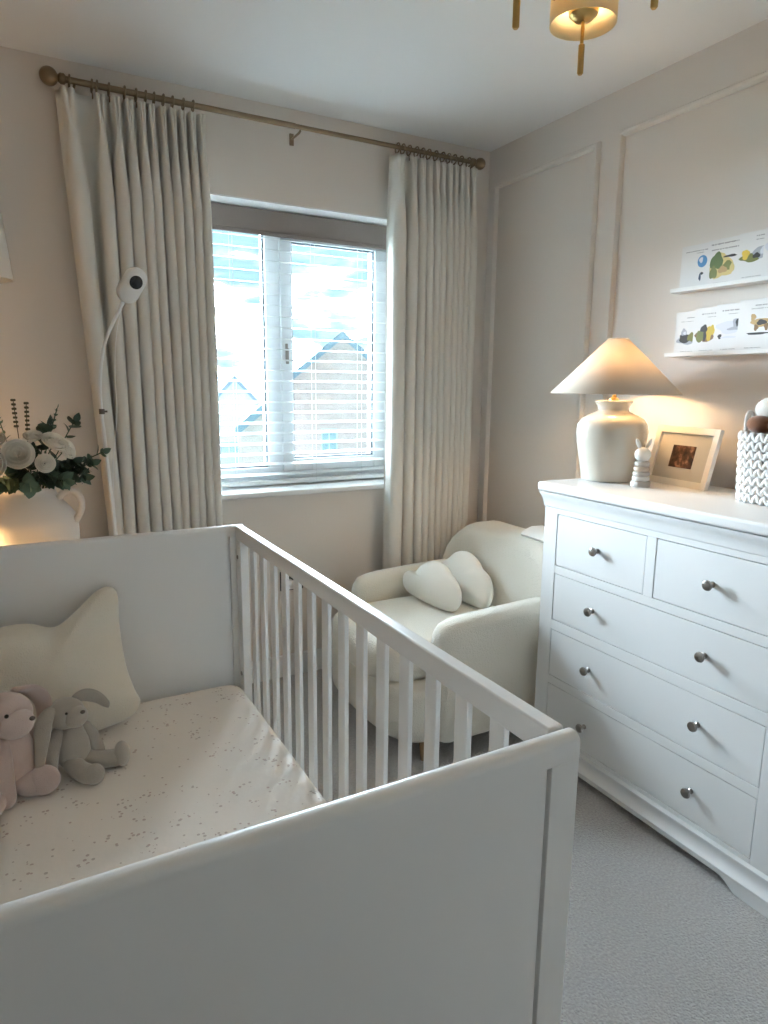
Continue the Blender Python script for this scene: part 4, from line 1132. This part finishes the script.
# ------------------------------------------------------------------ outside
bm = NB(); box(bm, -60, 90, YW + 4, 150, -5.2, -5.0); o = obj('ground_outside', bm, M['lawn']); o['kind'] = 'structure'
def house(label, xl, xr, yf, depth, ze, za, wallm, windows, asym=0, barge=True, turn=0):
    h = thing('house', label, 'house', ((xl + xr) / 2, yf, 0))
    h.rotation_euler.z = math.radians(turn)
    cx_ = (xl + xr) / 2; k_ = 1 / math.cos(math.radians(turn) * .5)
    xl, xr, yf = xl - cx_, xr - cx_, 0.0
    windows = [(a - cx_, b, c, e) for a, b, c, e in windows]
    xm = (xl + xr) / 2 + asym
    bm = NB()
    prism(bm, [(xl, -5.0), (xr, -5.0), (xr, ze), (xm, za), (xl, ze)], yf, yf + depth, lambda a, b, c_: (a, c_, b)); obj('wall', bm, wallm, h, local=True)
    bm = NB(); o_ = .22; th = .18
    sl_ = (za - ze) / (xm - xl); sr_ = (za - ze) / (xr - xm)
    poly = [(xl - o_, ze - o_ * sl_ + .02), (xm, za + .02), (xr + o_, ze - o_ * sr_ + .02), (xr + o_, ze - o_ * sr_ + .02 + th), (xm, za + .02 + th), (xl - o_, ze - o_ * sl_ + .02 + th)]
    prism(bm, poly, yf - .12, yf + depth + .12, lambda a, b, c_: (a, c_, b)); rf = obj('roof', bm, M['roof'], h, local=True)
    if barge:
        bm = NB(); q = .20
        poly = [(xl - o_, ze - o_ * sl_ - q), (xm, za - q), (xr + o_, ze - o_ * sr_ - q), (xr + o_, ze - o_ * sr_ + .2), (xm, za + .2), (xl - o_, ze - o_ * sl_ + .2)]
        prism(bm, poly, yf - .20, yf - .13, lambda a, b, c_: (a, c_, b)); obj('barge_board', bm, M['barge'], rf, local=True)
    for wx, wz, ww, wh in windows:
        bm = NB(); f = .07
        box(bm, wx - ww / 2, wx + ww / 2, yf - .05, yf + .02, wz - wh / 2, wz - wh / 2 + f); box(bm, wx - ww / 2, wx + ww / 2, yf - .05, yf + .02, wz + wh / 2 - f, wz + wh / 2)
        box(bm, wx - ww / 2, wx - ww / 2 + f, yf - .05, yf + .02, wz - wh / 2 + f, wz + wh / 2 - f); box(bm, wx + ww / 2 - f, wx + ww / 2, yf - .05, yf + .02, wz - wh / 2 + f, wz + wh / 2 - f)
        box(bm, wx - f / 2, wx + f / 2, yf - .05, yf + .02, wz - wh / 2 + f, wz + wh / 2 - f)
        w_ = obj('window', bm, M['render'], h, local=True)
        bm = NB(); box(bm, wx - ww / 2 + f, wx + ww / 2 - f, yf - .02, yf + .01, wz - wh / 2 + f, wz + wh / 2 - f); obj('pane', bm, M['houseglass'], w_, local=True)
    return h
house('pale brick house with a wide gable outside the right hand pane', 12.0, 19.9, 34, 9, .75, 3.99, M['brick'], [(15.2, -1.75, .9, 1.35)], turn=-22)
house('pale rendered house with a steep gable beyond the left hand pane', 11.5, 16.4, 48, 9, -.75, 1.78, M['render'], [(13.4, -3.2, 1.6, .9)])
house('low pinkish brick house with a small gable just left of the mullion', 8.1, 10.0, 27, 5, -.45, .36, M['brick'], [(9.3, -2.2, .5, .6)], turn=-19)
house('distant grey roofed house at the far left of the window', 5.5, 16.5, 66, 9, -1.6, 1.2, M['render'], [(12.5, -3.2, 1.5, 1.0)], asym=2.2)

# ------------------------------------------------------------------ sky and light
SKY, SKY_BACK = 140.0, 2.3
w = bpy.data.worlds.new('sky'); sc.world = w; w.use_nodes = True
nt = w.node_tree; N = nt.nodes; L = nt.links
bg = N['Background']
tc = N.new('ShaderNodeTexCoord'); mp = N.new('ShaderNodeMapping'); mp.inputs['Scale'].default_value = (1.0, 1.0, 3.2); mp.inputs['Location'].default_value = (.4, .2, .35)
ns = N.new('ShaderNodeTexNoise'); ns.inputs['Scale'].default_value = 3.1; ns.inputs['Detail'].default_value = 5; ns.inputs['Roughness'].default_value = .55
L.new(tc.outputs['Generated'], mp.inputs['Vector']); L.new(mp.outputs['Vector'], ns.inputs['Vector'])
rp_ = N.new('ShaderNodeValToRGB'); e = rp_.color_ramp.elements
e[0].position = .42; e[0].color = (.0034, .0056, .0066, 1)
e[1].position = .66; e[1].color = (.82, .90, 1, 1)
k = e.new(.455); k.color = (.0062, .0072, .0076, 1)
k = e.new(.49); k.color = (.55, .65, .75, 1)
L.new(ns.outputs['Fac'], rp_.inputs['Fac'])
sp = N.new('ShaderNodeSeparateXYZ'); L.new(tc.outputs['Generated'], sp.inputs[0])
mr = N.new('ShaderNodeMapRange'); mr.inputs['From Min'].default_value = -.05; mr.inputs['From Max'].default_value = .50
mr.inputs['To Min'].default_value = SKY_BACK; mr.inputs['To Max'].default_value = SKY
L.new(sp.outputs['Y'], mr.inputs['Value'])
L.new(rp_.outputs['Color'], bg.inputs['Color']); L.new(mr.outputs['Result'], bg.inputs['Strength'])
# light portals: they only steer sampling towards the openings
def portal(name, x0, x1, z0, z1, y, ry):
    ld = bpy.data.lights.new(name, 'AREA'); ld.shape = 'RECTANGLE'; ld.size = x1 - x0; ld.size_y = z1 - z0
    ld.cycles.is_portal = True
    o_ = bpy.data.objects.new(name, ld); COL.objects.link(o_); o_.location = ((x0 + x1) / 2, y, (z0 + z1) / 2)
    o_.rotation_euler = (ry, 0, 0)
portal('window_daylight', OX0, OX1, OZ0, OZ1, YW + WT, -PI / 2)

# ------------------------------------------------------------------ camera
H, F, yaw_, pit, rol = 1.33, 667.9, .501391, .187535, .009637
fwv = Vector((math.sin(yaw_) * math.cos(pit), math.cos(yaw_) * math.cos(pit), -math.sin(pit)))
r0 = Vector((math.cos(yaw_), -math.sin(yaw_), 0)); u0 = r0.cross(fwv)
rv = r0 * math.cos(rol) + u0 * math.sin(rol); uv = -r0 * math.sin(rol) + u0 * math.cos(rol)
cd = bpy.data.cameras.new('camera'); cam = bpy.data.objects.new('camera', cd); COL.objects.link(cam)
mw = Matrix((rv, uv, -fwv)).transposed().to_4x4(); mw.translation = Vector((0, 0, H)); cam.matrix_world = mw
cd.sensor_fit = 'HORIZONTAL'; cd.sensor_width = 36; cd.lens = 36 * F / 768; cd.clip_start = .02; cd.clip_end = 400
sc.camera = cam

sc.view_settings.view_transform = 'Standard'; sc.view_settings.look = 'None'; sc.view_settings.gamma = 1
sc.view_settings.use_curve_mapping = False; sc.view_settings.exposure = 0.34
sc.cycles.use_denoising = True
sc.cycles.max_bounces = 10; sc.cycles.diffuse_bounces = 6; sc.cycles.glossy_bounces = 4; sc.cycles.transparent_max_bounces = 12
sc.cycles.sample_clamp_indirect = 12
